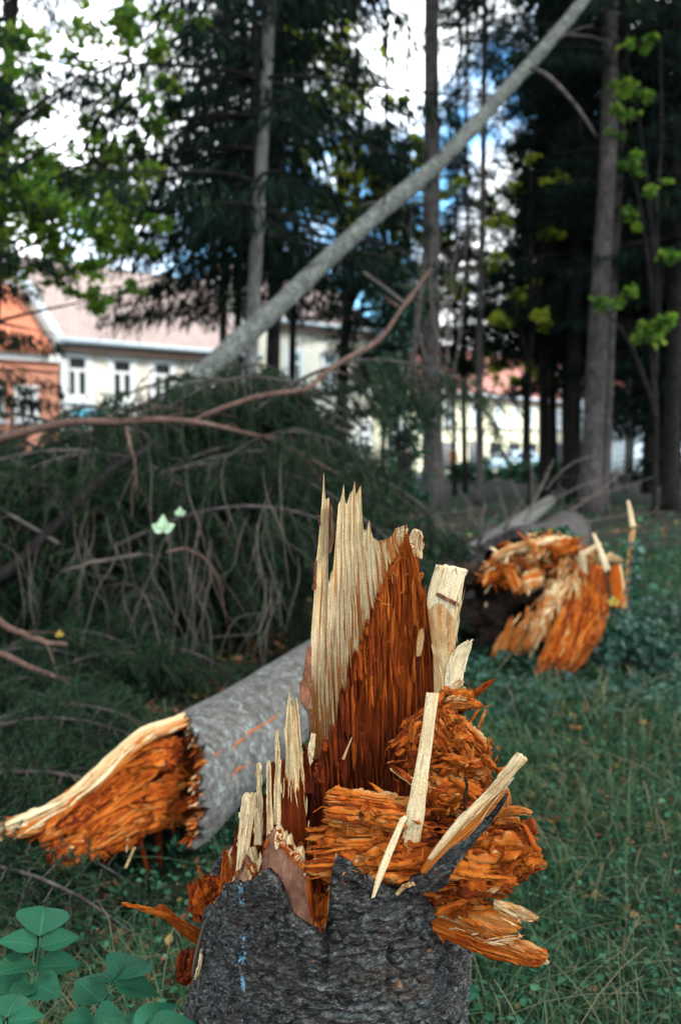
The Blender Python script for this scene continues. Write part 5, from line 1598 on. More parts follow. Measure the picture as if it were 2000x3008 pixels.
    Dp = DS + .035 + .045 * np.sin(np.pi * np.clip(s[:, None] * .9 + .05, 0, 1)) - .05 * (s[:, None] - .5) + .03 * (1 - t[None]) - .0028 * fib - .006 * fib * step + .010 * step - .02 * np.clip(.12 - s[:, None], 0, 1)
    thk = (.014 + .034 * np.clip(s[:, None] * 2.2, 0, 1)) * np.clip(.25 + (PY - ytop[:, None]) / 260, .1, 1) * np.clip(np.minimum(s, 1 - s)[:, None] * 14 + .25, 0, 1)
    front = np.array([[P(PX[i, k], PY[i, k], Dp[i, k]) for k in range(nt + 1)] for i in range(ns + 1)])
    back = front + np.array((0, 1.0, 0)) * (thk + .003 * vn(s[:, None] * 80, PY / 300, 0, 76))[..., None]
    uv = np.stack([PX * DS / F, -PY * DS / F], -1).reshape(-1, 2)
    g = Geo()
    a, b = ns + 1, nt + 1
    ids = np.arange(a * b).reshape(a, b)
    loop = np.concatenate((ids[:, 0], ids[-1, 1:], ids[-2::-1, -1], ids[0, -2:0:-1]))
    nx = np.roll(loop, -1)
    f = grid_faces(a, b)
    g.add(np.concatenate((front.reshape(-1, 3), back.reshape(-1, 3))), np.concatenate((f, f[:, ::-1] + a * b, np.stack([loop, nx, nx + a * b, loop + a * b], -1)[:, ::-1])), np.concatenate((uv, uv)), np.concatenate((ROT.ravel(), np.clip(ROT.ravel() + .1, 0, 1))))
    spike = part('wooden_spike', g, WOOD, root)
    # overlapping flakes of orange rot on its right half
    g = Geo()
    fl = [  # top y, x0, x1 at top, x0, x1 at bottom, bottom y, depth, rot
        (1676, 1150, 1232, 1120, 1272, 1960, 1.648, .56), (1745, 1118, 1168, 1096, 1180, 2080, 1.640, .60), (1748, 1176, 1250, 1172, 1290, 2090, 1.636, .62), (1868, 1078, 1118, 1052, 1130, 2260, 1.634, .64),
        (1885, 1160, 1196, 1140, 1206, 2120, 1.628, .66), (1952, 1144, 1200, 1128, 1226, 2300, 1.622, .70), (1900, 1212, 1262, 1200, 1300, 2180, 1.624, .63), (1990, 1060, 1100, 1030, 1110, 2330, 1.624, .72), (2060, 1100, 1140, 1090, 1150, 2340, 1.616, .76), (2030, 1205, 1240, 1195, 1270, 2280, 1.614, .70),
        (2180, 985, 1030, 960, 1060, 2420, 1.618, .80), (2200, 940, 980, 905, 990, 2440, 1.610, .84), (2150, 1040, 1080, 1020, 1100, 2420, 1.606, .84), (2240, 1120, 1170, 1100, 1200, 2430, 1.600, .86), (2110, 1170, 1215, 1160, 1240, 2360, 1.604, .78)]
    for i, (y0, x0, x1, x2, x3, y1, d, r) in enumerate(fl):
        sheet(g, [(x2, y1, d + .012), (x2 * .5 + x0 * .5 - 6, y1 * .5 + y0 * .5, d + .004), (x0 + 6, y0 - 8, d + .004)], [(x3, y1, d + .012), (x3 * .5 + x1 * .5 + 6, y1 * .5 + y0 * .5, d + .004), (x1 - 4, y0 - 8, d + .004)], .012, 22, 34, 0, .10, .003, .0022, 8, 1.6, 120 + i, lambda s, t, r=r: r - .10 * np.clip(t * 6 - 5, 0, 1), .10, edge=.03, nsp=4)
    rg = np.random.default_rng(12)
    n = 260
    y1 = rg.uniform(1650, 2420, n)
    xl = np.interp(y1, [1569, 1738, 1962, 2217, 2420], [1192, 1116, 1036, 935, 880]) + 6
    xr = np.interp(y1, [1569, 1738, 1962, 2217, 2420], [1205, 1236, 1284, 1310, 1310]) - 6
    x1 = xl + (xr - xl) * rg.random(n)
    l = np.minimum(rg.uniform(40, 190, n) * np.clip((y1 - 1560) / 250, .3, 1), (x1 - xl) * 2.4 + 14)
    dd = np.interp(y1, [1600, 1750, 1950, 2200, 2420], [1.660, 1.640, 1.624, 1.604, 1.596])
    Ab = np.array([P(x, y, q) for x, y, q in zip(x1, y1, dd - .002)])
    Bb = np.array([P(x + (x - 1130) * .0 - 4, y - k, q) for x, y, k, q in zip(x1, y1, l, dd + .004)])
    bars(g, Ab, Bb, rg.uniform(.0010, .0055, n) * rg.uniform(.5, 1, n), rg.uniform(.0010, .0024, n), np.clip(.63 + .22 * np.clip((y1 - 1700) / 700, 0, 1) + rg.normal(size=n) * .07, .45, .95), 13, side=(0, -1, 0), wob=.2)
    part('rotten_flake', g, WOOD, spike)
    sheet(g := Geo(), [(1222, 1930, 1.612), (1224, 1880, 1.614), (1232, 1845, 1.618)], [(1236, 1930, 1.612), (1246, 1880, 1.614), (1246, 1842, 1.618)], .005, 8, 14, .1, .2, .002, .001, 3, 2, 140, .30, .1)
    part('pale_chip', g, WOOD, spike)
    sheet(g := Geo(), [(1002, 2230, 1.596), (1030, 2170, 1.602)], [(1012, 2232, 1.596), (1038, 2155, 1.602)], .004, 4, 12, 0, .4, .001, .001, 3, 2, 141, .28, .1)
    part('pale_chip', g, WOOD, spike)
    # crumbs and loose fibres along the rot's edges
    def onspike(rg):
        y = rg.uniform(1600, 2300)
        x = np.interp(y, [1569, 1738, 1962, 2217], [1190, 1123, 1057, 975]) + rg.uniform(-15, 60)
        return P(x, y, 1.628 + rg.uniform(-.01, .02))
    part('fibre_fringe', shreds(Geo(), onspike, 130, (.006, .022), .0006, 3, (.35, .7), (0, -.3, .4)), WOOD, spike)
    # brown bark clinging to the spike's left edge
    for i, (L, Q) in enumerate([([(935, 1540, 1.66), (932, 1505, 1.66)], [(944, 1545, 1.66), (940, 1512, 1.66)]), ([(962, 1640, 1.665), (968, 1560, 1.665), (968, 1470, 1.665)], [(974, 1630, 1.665), (982, 1570, 1.665), (974, 1480, 1.665)]), ([(915, 1735, 1.66), (922, 1650, 1.66)], [(930, 1735, 1.66), (934, 1640, 1.66)]),
                                ([(882, 2060, 1.645), (880, 2010, 1.65), (895, 1960, 1.655), (904, 1900, 1.66)], [(905, 2110, 1.65), (914, 2060, 1.655), (916, 1990, 1.66), (914, 1890, 1.665)]), ([(905, 2190, 1.65), (905, 2130, 1.65), (902, 2080, 1.65)], [(920, 2190, 1.65), (918, 2130, 1.65), (916, 2070, 1.65)])]):
        sheet(g := Geo(), L, Q, .010, 12, 30, .15, .15, .003, .0028, 3, 6, 150 + i, 0, 0, edge=.3)
        part('clinging_bark', g, FLAP, root)

    # ---- other splinters round the rim
    def splinter(name, L, Q, thick, rot, seed, mat=WOOD, ns=12, nt=40, rag=(0, .12), bulge=.004, amp=.0018, fs=6, rotn=.10, label=None, edge=.04, parent=root, nsp=4):
        g = Geo()
        sheet(g, L, Q, thick, ns, nt, rag[0], rag[1], bulge, amp, fs, 1.6, seed, rot, rotn, edge=edge, nsp=nsp)
        if mat is WOOD and name != 'inner_wall':
            rg = np.random.default_rng(seed)
            k = 26
            La, Lb = pts(L), pts(Q)
            u = np.clip(rg.random(k) ** .6, .15, .93)
            v = np.where(rg.random(k) < .6, rg.choice((0.0, 1.0), k), rg.random(k))
            u2 = np.minimum(u + rg.uniform(.04, .30, k), 1 - rag[1] * .5)
            at2 = lambda u, v: curve(La, u) * (1 - v)[:, None] + curve(Lb, u) * v[:, None]
            A_, B_ = at2(u, v), at2(u2, np.clip(v + rg.normal(size=k) * .12, -.08, 1.08))
            tow = unit(CAM - A_) * (thick * .25 + bulge)
            r_ = rot if np.isscalar(rot) else .2
            bars(g, A_ + tow, B_ + tow * 1.2, rg.uniform(.0005, .0016, k), rg.uniform(.0004, .0010, k), np.clip(r_ + rg.normal(size=k) * .07, .02, .95), seed, nr=5, nt=7, side=(0, -1, .2), wob=.5)
        return part(name, g, mat, parent, label)
    d = 1.475
    splinter('splinter', [(806, 2570, d), (822, 2420, d), (836, 2250, d + .005), (840, 2110, d + .01), (848, 2030, d + .012)], [(920, 2570, d), (902, 2420, d), (890, 2240, d + .005), (878, 2100, d + .01), (868, 2028, d + .012)], .014, lambda s, t: np.where(t > .50 + .05 * np.sin(s * 17) + .03 * np.sin(s * 41), .19, .80), 201, ns=34, nt=80, rag=(0, .16), amp=.0026)
    splinter('splinter', [(800, 2420, d), (808, 2260, d), (811, 2200, d), (812, 2140, d)], [(826, 2420, d), (824, 2260, d), (820, 2200, d), (815, 2138, d)], .010, .15, 202, rag=(0, .06))
    splinter('splinter', [(783, 2500, d - .01), (784, 2330, d - .005), (786, 2232, d)], [(806, 2500, d - .01), (798, 2330, d - .005), (793, 2230, d)], .008, .16, 203, rag=(0, .05))
    splinter('splinter', [(745, 2480, d), (752, 2350, d), (757, 2238, d)], [(772, 2480, d), (770, 2340, d), (765, 2238, d)], .010, .14, 204, rag=(0, .05))
    splinter('splinter', [(692, 2560, d - .01), (702, 2430, d), (712, 2340, d), (738, 2330, d)], [(725, 2540, d - .01), (742, 2430, d), (752, 2380, d), (757, 2325, d)], .014, .13, 205, ns=20, rag=(0, .10), amp=.003)
    splinter('splinter', [(722, 2520, d + .02), (735, 2440, d + .02), (742, 2360, d + .02)], [(775, 2520, d + .02), (776, 2450, d + .02), (775, 2400, d + .02)], .010, .70, 206)
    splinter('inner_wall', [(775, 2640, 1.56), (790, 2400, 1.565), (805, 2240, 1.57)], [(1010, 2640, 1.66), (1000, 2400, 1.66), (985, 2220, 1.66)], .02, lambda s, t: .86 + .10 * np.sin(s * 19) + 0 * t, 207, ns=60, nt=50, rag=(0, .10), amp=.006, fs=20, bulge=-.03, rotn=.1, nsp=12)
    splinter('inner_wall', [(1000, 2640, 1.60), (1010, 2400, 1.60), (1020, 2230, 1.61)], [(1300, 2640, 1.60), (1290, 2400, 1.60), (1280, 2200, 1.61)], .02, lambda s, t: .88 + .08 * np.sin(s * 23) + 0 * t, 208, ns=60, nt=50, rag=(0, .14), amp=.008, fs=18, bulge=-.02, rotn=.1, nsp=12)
    splinter('splinter', [(880, 2330, 1.50), (888, 2270, 1.505), (895, 2180, 1.51)], [(925, 2330, 1.50), (918, 2290, 1.505), (900, 2190, 1.51)], .008, .86, 209)
    splinter('splinter', [(925, 2300, 1.52), (928, 2240, 1.53)], [(955, 2300, 1.52), (940, 2240, 1.53)], .008, .80, 210, rag=(0, .3))
    splinter('splinter', [(900, 2250, 1.60), (908, 2190, 1.61), (918, 2150, 1.62)], [(912, 2260, 1.60), (922, 2200, 1.61), (926, 2160, 1.62)], .006, .10, 211)
    # stubby rim pieces: the orange wood seen between rim splinters
    for i, (x, y, dd, w, hh, r) in enumerate([(735, 2500, 1.50, .03, .03, .66), (905, 2560, 1.46, .03, .03, .56), (945, 2545, 1.45, .035, .03, .52), (940, 2690, 1.42, .02, .03, .58), (925, 2650, 1.43, .02, .04, .86), (955, 2630, 1.43, .02, .04, .72), (880, 2600, 1.45, .03, .02, .72)]):
        g = Geo()
        o = P(x, y, dd)
        rotblock(g, o + (0, .02, -hh), o + (0.004, .0, hh), w * .7, w * .45, 230 + i, r, .2, (0, -1, 0), 26)
        part('rotten_wood', g, WOOD, root)

    # ---- right side: pale split pieces
    E_ = [(1285, 2110, 1.62), (1282, 1990, 1.625), (1272, 1860, 1.63), (1256, 1758, 1.632), (1284, 1654, 1.635)]
    splinter('split_plank', [(1286, 2110, 1.60), (1280, 1985, 1.60), (1270, 1880, 1.605), (1256, 1768, 1.61), (1284, 1652, 1.61)], [(1322, 2110, 1.61), (1326, 1990, 1.61), (1338, 1850, 1.612), (1352, 1770, 1.615), (1370, 1668, 1.62)], .034, lambda s, t: np.where(t > .70 + .05 * np.sin(s * 5), .03, np.where(t > .45, .27, .22)) + 0 * s, 221, ns=26, nt=70, rag=(0, .04), bulge=.016, amp=.002, rotn=.12, nsp=5)
    splinter('bark_ridge', [(1278, 1752, 1.592), (1282, 1735, 1.592)], [(1348, 1786, 1.598), (1352, 1772, 1.598)], .006, 0, 222, mat=FLAP, ns=26, nt=6, rag=(.5, .5), amp=.003)
    splinter('split_plank', [(1306, 2020, 1.585), (1312, 1962, 1.585), (1342, 1902, 1.59), (1378, 1880, 1.595)], [(1345, 2032, 1.59), (1362, 1990, 1.59), (1376, 1915, 1.592), (1390, 1872, 1.595)], .016, .02, 223, ns=20, nt=34, rag=(.03, .16), bulge=.006, amp=.003, rotn=.08)
    splinter('split_plank', [(1310, 2032, 1.582), (1330, 2012, 1.584), (1352, 1992, 1.586)], [(1332, 2036, 1.582), (1350, 2022, 1.584), (1364, 2000, 1.586)], .012, .22, 224, rag=(.1, .2))
    splinter('split_plank', [(1206, 1632, 1.66), (1196, 1590, 1.66), (1222, 1551, 1.66)], [(1243, 1646, 1.665), (1243, 1592, 1.665), (1236, 1560, 1.665)], .02, lambda s, t: .06 + .35 * np.clip(s * 1.4 - .5, 0, 1) + 0 * t, 225, ns=18, nt=24, rag=(.1, .15), bulge=.006, amp=.004, rotn=.2)
    splinter('splinter', [(1165, 1575, 1.63), (1180, 1556, 1.632)], [(1190, 1580, 1.63), (1196, 1550, 1.632)], .008, .18, 226, rag=(.1, .3), amp=.003)
    splinter('splinter', [(1226, 1705, 1.63), (1232, 1690, 1.63), (1240, 1682, 1.63)], [(1232, 1712, 1.63), (1240, 1698, 1.63), (1243, 1684, 1.63)], .004, .45, 227)

    # ---- heap of crumbled orange rot on the right
    g = Geo()
    heap = [ # A, B, half w, half h, rot
        ((1185, 2225, 1.53), (1300, 2150, 1.53), .034, .022, .60), ((1290, 2110, 1.53), (1350, 2215, 1.50), .030, .024, .52), ((1330, 2140, 1.51), (1415, 2230, 1.50), .026, .022, .50), ((1205, 2160, 1.56), (1320, 2090, 1.57), .028, .020, .62),
        ((1280, 2230, 1.50), (1400, 2260, 1.50), .026, .018, .54), ((1320, 2050, 1.57), (1385, 2060, 1.57), .018, .010, .50), ((1240, 2200, 1.50), (1270, 2290, 1.50), .026, .020, .68), ((1330, 2270, 1.53), (1345, 2380, 1.53), .05, .03, .72), ((1395, 2200, 1.52), (1410, 2300, 1.52), .020, .016, .56),
        ((1260, 2330, 1.47), (1400, 2345, 1.47), .030, .016, .50), ((1240, 2300, 1.48), (1310, 2350, 1.47), .026, .012, .30), ((1190, 2400, 1.49), (1340, 2420, 1.49), .045, .030, .78)]
    for i, (A, B, w, h_, r) in enumerate(heap):
        rotblock(g, P(*A), P(*B), w * .78, h_ * .8, 800 + i, r + .04, .30, CAM - P(*A), 60)
    part('rotten_wood', g, WOOD, root)
    chunks = [ # separate crumbling blocks: A, B, w, h, rot
        ((1185, 2400, 1.44), (972, 2372, 1.44), .030, .024, .47), ((1240, 2480, 1.43), (930, 2500, 1.43), .045, .018, .58), ((1180, 2440, 1.45), (985, 2440, 1.45), .040, .022, .60), ((1275, 2470, 1.45), (1100, 2490, 1.45), .05, .03, .76),
        ((1380, 2510, 1.46), (1566, 2480, 1.44), .042, .024, .54), ((1250, 2545, 1.44), (1470, 2560, 1.43), .040, .026, .58), ((1330, 2580, 1.44), (1500, 2555, 1.42), .028, .020, .50), ((1260, 2590, 1.45), (1430, 2605, 1.44), .036, .022, .70), ((1050, 2540, 1.42), (1240, 2530, 1.42), .028, .016, .64), ((1290, 2440, 1.48), (1450, 2470, 1.48), .035, .028, .66), ((1000, 2470, 1.46), (1060, 2530, 1.42), .030, .020, .52)]
    for i, (A, B, w, h_, r) in enumerate(chunks):
        g = Geo()
        rotblock(g, P(*A), P(*B), w * .86, h_ * .9, 830 + i, r, .26, (0, -.55, .83), 90)
        part('rotten_wood', g, WOOD, root)
    def onheap(rg):
        k = rg.integers(0, len(heap) + len(chunks))
        A, B, w, h_, r = (heap + chunks)[k]
        f = rg.uniform(-.05, 1.08)
        return P(*A) * (1 - f) + P(*B) * f + rg.normal(size=3) * .55 * np.array((w, w, h_)) + unit(CAM - P(*A)) * h_ * .8
    g = shreds(Geo(), onheap, 520, (.008, .032), .0008, 9, (.40, .74), (.3, -.3, .1))
    rg = np.random.default_rng(44)
    for i in range(120):
        o = onheap(rg)
        e = o + rg.normal(size=3) * .016
        q = rg.uniform(.003, .008)
        lump(g, o, e, q, q * .7, 860 + i, 10, 8, .5, rg.uniform(.44, .68), .2, None, .3)
    part('fibre_fringe', g, WOOD, root)
    # splinters sticking out of the heap
    for i, (L, Q, th_, r) in enumerate([
        ([(1300, 2075, 1.55), (1340, 2060, 1.55), (1388, 2072, 1.55)], [(1300, 2092, 1.55), (1340, 2084, 1.55), (1388, 2076, 1.55)], .008, .46), ([(1310, 2050, 1.54), (1338, 2042, 1.54), (1372, 2052, 1.54)], [(1312, 2060, 1.54), (1340, 2054, 1.54), (1370, 2058, 1.54)], .006, .34),
        ([(1392, 2180, 1.53), (1410, 2120, 1.53), (1427, 2080, 1.53)], [(1402, 2180, 1.53), (1416, 2126, 1.53), (1429, 2082, 1.53)], .005, .42), ([(1452, 2380, 1.47), (1510, 2368, 1.46), (1566, 2384, 1.45)], [(1440, 2412, 1.47), (1510, 2392, 1.46), (1562, 2396, 1.45)], .012, .44), ([(1470, 2402, 1.46), (1510, 2400, 1.45), (1540, 2420, 1.44)], [(1450, 2425, 1.46), (1505, 2412, 1.45), (1538, 2426, 1.44)], .008, .48),
        ([(1480, 2310, 1.50), (1494, 2318, 1.50), (1500, 2350, 1.50), (1490, 2378, 1.50)], [(1460, 2312, 1.50), (1468, 2330, 1.50), (1474, 2360, 1.50), (1470, 2385, 1.50)], .012, .40), ([(1390, 2200, 1.50), (1420, 2190, 1.50), (1437, 2165, 1.50)], [(1395, 2290, 1.50), (1425, 2280, 1.50), (1442, 2260, 1.50)], .012, .44), ([(1155, 2262, 1.50), (1180, 2285, 1.49), (1215, 2310, 1.48)], [(1148, 2254, 1.50), (1182, 2272, 1.49), (1228, 2290, 1.48)], .006, .20),
        ([(1560, 2500, 1.44), (1590, 2520, 1.43), (1605, 2540, 1.43)], [(1552, 2510, 1.44), (1584, 2528, 1.43), (1603, 2543, 1.43)], .004, .5)]):
        splinter('splinter', L, Q, th_, r, 260 + i, rag=(0, .15), amp=.0018, rotn=.16)
    # big hanging slab at the right: tan layer over orange rot, and a pale split finger
    splinter('hanging_slab', [(1270, 2640, 1.46), (1380, 2640, 1.44), (1480, 2668, 1.42), (1540, 2720, 1.41)], [(1275, 2720, 1.45), (1360, 2740, 1.43), (1460, 2770, 1.41), (1545, 2750, 1.40)], .02, lambda s, t: .40 + .10 * s + 0 * t, 281, ns=26, nt=44, rag=(0, .22), amp=.0035, bulge=.008, rotn=.22)
    splinter('hanging_slab', [(1262, 2680, 1.45), (1360, 2722, 1.435), (1460, 2750, 1.415), (1560, 2790, 1.40), (1612, 2806, 1.395)], [(1290, 2750, 1.445), (1370, 2782, 1.43), (1460, 2812, 1.41), (1555, 2836, 1.395), (1590, 2836, 1.39)], .03, .56, 282, ns=30, nt=60, rag=(0, .12), amp=.004, bulge=.012, fs=12, rotn=.26)
    rg = np.random.default_rng(55)
    n = 190
    u, v = rg.random(n), rg.uniform(0, 1, n)
    La, Lb = pts([(1262, 2650, 1.452), (1360, 2690, 1.437), (1460, 2730, 1.417), (1560, 2780, 1.402), (1612, 2806, 1.397)]), pts([(1290, 2750, 1.447), (1370, 2782, 1.432), (1460, 2812, 1.412), (1555, 2836, 1.397), (1590, 2836, 1.392)])
    l = rg.uniform(.08, .35, n)
    at_ = lambda u, v: curve(La, u) * (1 - v)[:, None] + curve(Lb, u) * v[:, None]
    A_, B_ = at_(u * .9, v), at_(np.clip(u * .9 + l, 0, 1), np.clip(v + rg.normal(size=n) * .05, 0, 1))
    tow = unit(CAM - A_) * .010
    part('hanging_slab', bars(Geo(), A_ + tow, B_ + tow * rg.uniform(.2, 1.3, (n, 1)), rg.uniform(.0012, .006, n), rg.uniform(.0008, .0022, n), np.where(v < .35, rg.uniform(.32, .5, n), rg.uniform(.44, .7, n)), 56, side=(0, -1, .3), wob=.3), WOOD, root)
    splinter('splinter', [(1450, 2640, 1.425), (1500, 2652, 1.42), (1550, 2672, 1.41), (1587, 2700, 1.40)], [(1448, 2672, 1.42), (1500, 2692, 1.415), (1540, 2706, 1.405), (1580, 2706, 1.40)], .010, .28, 283, ns=14, rag=(0, .18), rotn=.16)
    splinter('splinter', [(1545, 2812, 1.40), (1600, 2822, 1.395), (1614, 2826, 1.39)], [(1545, 2822, 1.40), (1580, 2832, 1.395), (1612, 2829, 1.39)], .006, .14, 284)
    splinter('splinter', [(1278, 2700, 1.445), (1290, 2750, 1.44), (1300, 2765, 1.44)], [(1300, 2720, 1.44), (1306, 2750, 1.44), (1304, 2770, 1.44)], .006, .5, 285, rag=(0, .2))
    # torn bark tongue with a pale strip, slanting up to the right
    splinter('bark_flap', [(1165, 2620, 1.395), (1225, 2560, 1.390), (1285, 2490, 1.385), (1380, 2420, 1.385), (1420, 2395, 1.390), (1480, 2312, 1.395)], [(1280, 2606, 1.405), (1335, 2570, 1.395), (1360, 2520, 1.390), (1425, 2435, 1.390), (1462, 2385, 1.390), (1495, 2330, 1.395)], .014, 0, 291, mat=BARK, ns=30, nt=60, rag=(.05, .14), amp=.004, fs=9, bulge=.008, edge=.2)
    splinter('inner_bark', [(1232, 2560, 1.385), (1282, 2478, 1.383), (1370, 2400, 1.381), (1460, 2300, 1.385)], [(1250, 2570, 1.383), (1306, 2508, 1.379), (1392, 2440, 1.379), (1492, 2316, 1.385)], .008, .40, 292, ns=14, nt=40, rag=(.05, .12), amp=.0018, rotn=.18)
    splinter('pale_strip', [(1256, 2520, 1.377), (1330, 2420, 1.373), (1430, 2320, 1.375), (1524, 2206, 1.380)], [(1268, 2528, 1.375), (1350, 2440, 1.370), (1460, 2330, 1.373), (1552, 2228, 1.378)], .012, lambda s, t: .04 + .22 * s + .12 * np.clip(.5 - t, 0, 1), 293, ns=12, nt=46, rag=(0, .04), bulge=.004, amp=.001, rotn=.05)
    splinter('splinter', [(1455, 2320, 1.385), (1490, 2290, 1.385)], [(1470, 2330, 1.385), (1510, 2282, 1.385)], .006, .08, 294, rag=(0, .2))
    splinter('splinter', [(1160, 2625, 1.390), (1185, 2600, 1.387), (1215, 2590, 1.385)], [(1175, 2622, 1.390), (1195, 2606, 1.387), (1220, 2600, 1.385)], .006, .28, 295)
    # dark dangling root fibre
    part('root_fibre', tube(Geo(), [P(1364, 2284, 1.45), P(1371, 2310, 1.45), P(1364, 2340, 1.449), P(1366, 2380, 1.448)], [.0022, .0024, .0022, .0018], 6, 30, rough=.4, seed=4, freq=200), DARKROT, root)
    # small upright bark crest near the middle
    splinter('inner_bark', [(1020, 2545, 1.40), (1030, 2515, 1.402)], [(1092, 2580, 1.40), (1078, 2510, 1.405)], .008, .30, 297, ns=14, nt=12, rag=(0, .3), rotn=.2)

    # ---- left side: orange splinters and lumps behind the edge
    splinter('splinter', [(600, 2760, 1.60), (540, 2716, 1.58), (460, 2690, 1.56), (358, 2656, 1.53)], [(600, 2736, 1.60), (540, 2704, 1.58), (465, 2674, 1.56), (345, 2648, 1.53)], .010, .56, 301, ns=14, nt=40, rag=(0, .14), rotn=.16)
    splinter('splinter', [(596, 2790, 1.60), (530, 2740, 1.585), (452, 2664, 1.57)], [(612, 2770, 1.60), (550, 2720, 1.585), (478, 2655, 1.57)], .012, .64, 302, ns=12, nt=36, rag=(0, .10), rotn=.16)
    splinter('splinter', [(620, 2760, 1.60), (560, 2750, 1.59), (520, 2730, 1.58)], [(620, 2740, 1.60), (565, 2722, 1.59), (520, 2706, 1.58)], .010, .60, 303, rag=(0, .2))
    splinter('splinter', [(598, 2620, 1.60), (590, 2580, 1.60), (577, 2542, 1.60)], [(606, 2615, 1.60), (596, 2575, 1.60), (580, 2540, 1.60)], .004, .56, 304)
    splinter('splinter', [(645, 2620, 1.57), (652, 2540, 1.57), (658, 2490, 1.57)], [(680, 2600, 1.57), (676, 2540, 1.57), (664, 2495, 1.57)], .010, .62, 305, rag=(0, .2))
    for i, (A, B, w, r) in enumerate([((612, 2690, 1.60), (590, 2590, 1.60), .022, .70), ((622, 2650, 1.60), (628, 2575, 1.60), .016, .66), ((560, 2880, 1.60), (570, 2800, 1.60), .022, .84), ((580, 2860, 1.59), (600, 2800, 1.59), .018, .76)]):
        g = Geo()
        rotblock(g, P(*A), P(*B), w, w * .7, 900 + i, r, .2, CAM - P(*A), 30)
        part('rotten_wood', g, WOOD, root)
    part('grey_root', tube(Geo(), [P(624, 2680, 1.545), P(600, 2720, 1.54), P(580, 2790, 1.535), P(568, 2850, 1.535), P(572, 2900, 1.54)], [.0026, .0026, .0024, .0022, .002], 7, 30, rough=.2, seed=9, freq=80), DEADTWIG, root)
    splinter('splinter', [(572, 2880, 1.53), (584, 2830, 1.535), (590, 2790, 1.54)], [(582, 2860, 1.53), (592, 2830, 1.535), (595, 2785, 1.54)], .006, .14, 306)
    # loose things lying on the stump
    g = Geo()
    sheet(g, [(1175, 2480, 1.42), (1210, 2300, 1.42), (1232, 2180, 1.425), (1252, 2032, 1.435)], [(1232, 2486, 1.42), (1246, 2400, 1.42), (1270, 2190, 1.425), (1290, 2030, 1.435)], .012, 16, 60, .04, .04, .004, .0012, 7, 2, 311, lambda s, t: .11 + .10 * np.clip(s * 1.5 - .9, 0, 1) + .04 * np.sin(t * 20), .08, edge=.05)
    o = part('wood_splinter', g, WOOD)
    tag(o, 'long flat pale wood splinter standing upright on the orange rot of the stump', 'splinter')
    g = Geo()
    sheet(g, [(1090, 2640, 1.36), (1116, 2540, 1.375), (1176, 2400, 1.40)], [(1100, 2636, 1.36), (1140, 2540, 1.375), (1198, 2392, 1.40)], .006, 8, 40, .0, .05, .002, .0008, 4, 2, 312, .10, .06)
    o = part('wood_splinter', g, WOOD)
    tag(o, 'short narrow pale sliver leaning down over the dark bark rim of the stump', 'splinter')
build_stump()

# ------------------------------------------------------------------ broad-leaved seedlings at the lower left
def leaflet(g, base, d, n, ln, wd, seed, rot):
    """one pointed oval leaflet with a folded midrib and fine teeth"""
    base, d, n = np.asarray(base, float), unit(np.asarray(d, float)), np.asarray(n, float)
    s = unit(np.cross(d, n))
    n = np.cross(s, d)
    nt, ns = 22, 9
    t = np.linspace(0, 1, nt)
    prof = np.sin(np.pi * t ** .82) ** .85 * (1 - .38 * t ** 2)
    prof = prof * (1 + .035 * np.abs(((t * 11) % 1) - .5) * 2) + .004
    u = np.linspace(-1, 1, ns)
    T, U = np.meshgrid(t, u, indexing='ij')
    rg = np.random.default_rng(seed)
    vein = .012 * ln * np.sin((T * 14 - np.abs(U) * 3.2) * 2 * np.pi) * np.abs(U) * (1 - np.abs(U)) * 3
    hgt = ln * (.16 * np.abs(U) ** 1.3 * prof[:, None] - .30 * T ** 2 * rg.uniform(.2, 1.6)) + vein + .02 * ln * vn(T * 3, U * 2, seed, seed)
    v = base + d * (T * ln)[..., None] + s * (U * prof[:, None] * wd)[..., None] + n * hgt[..., None]
    g.add(v.reshape(-1, 3), grid_faces(nt, ns), np.stack([U, T], -1).reshape(-1, 2), rot)

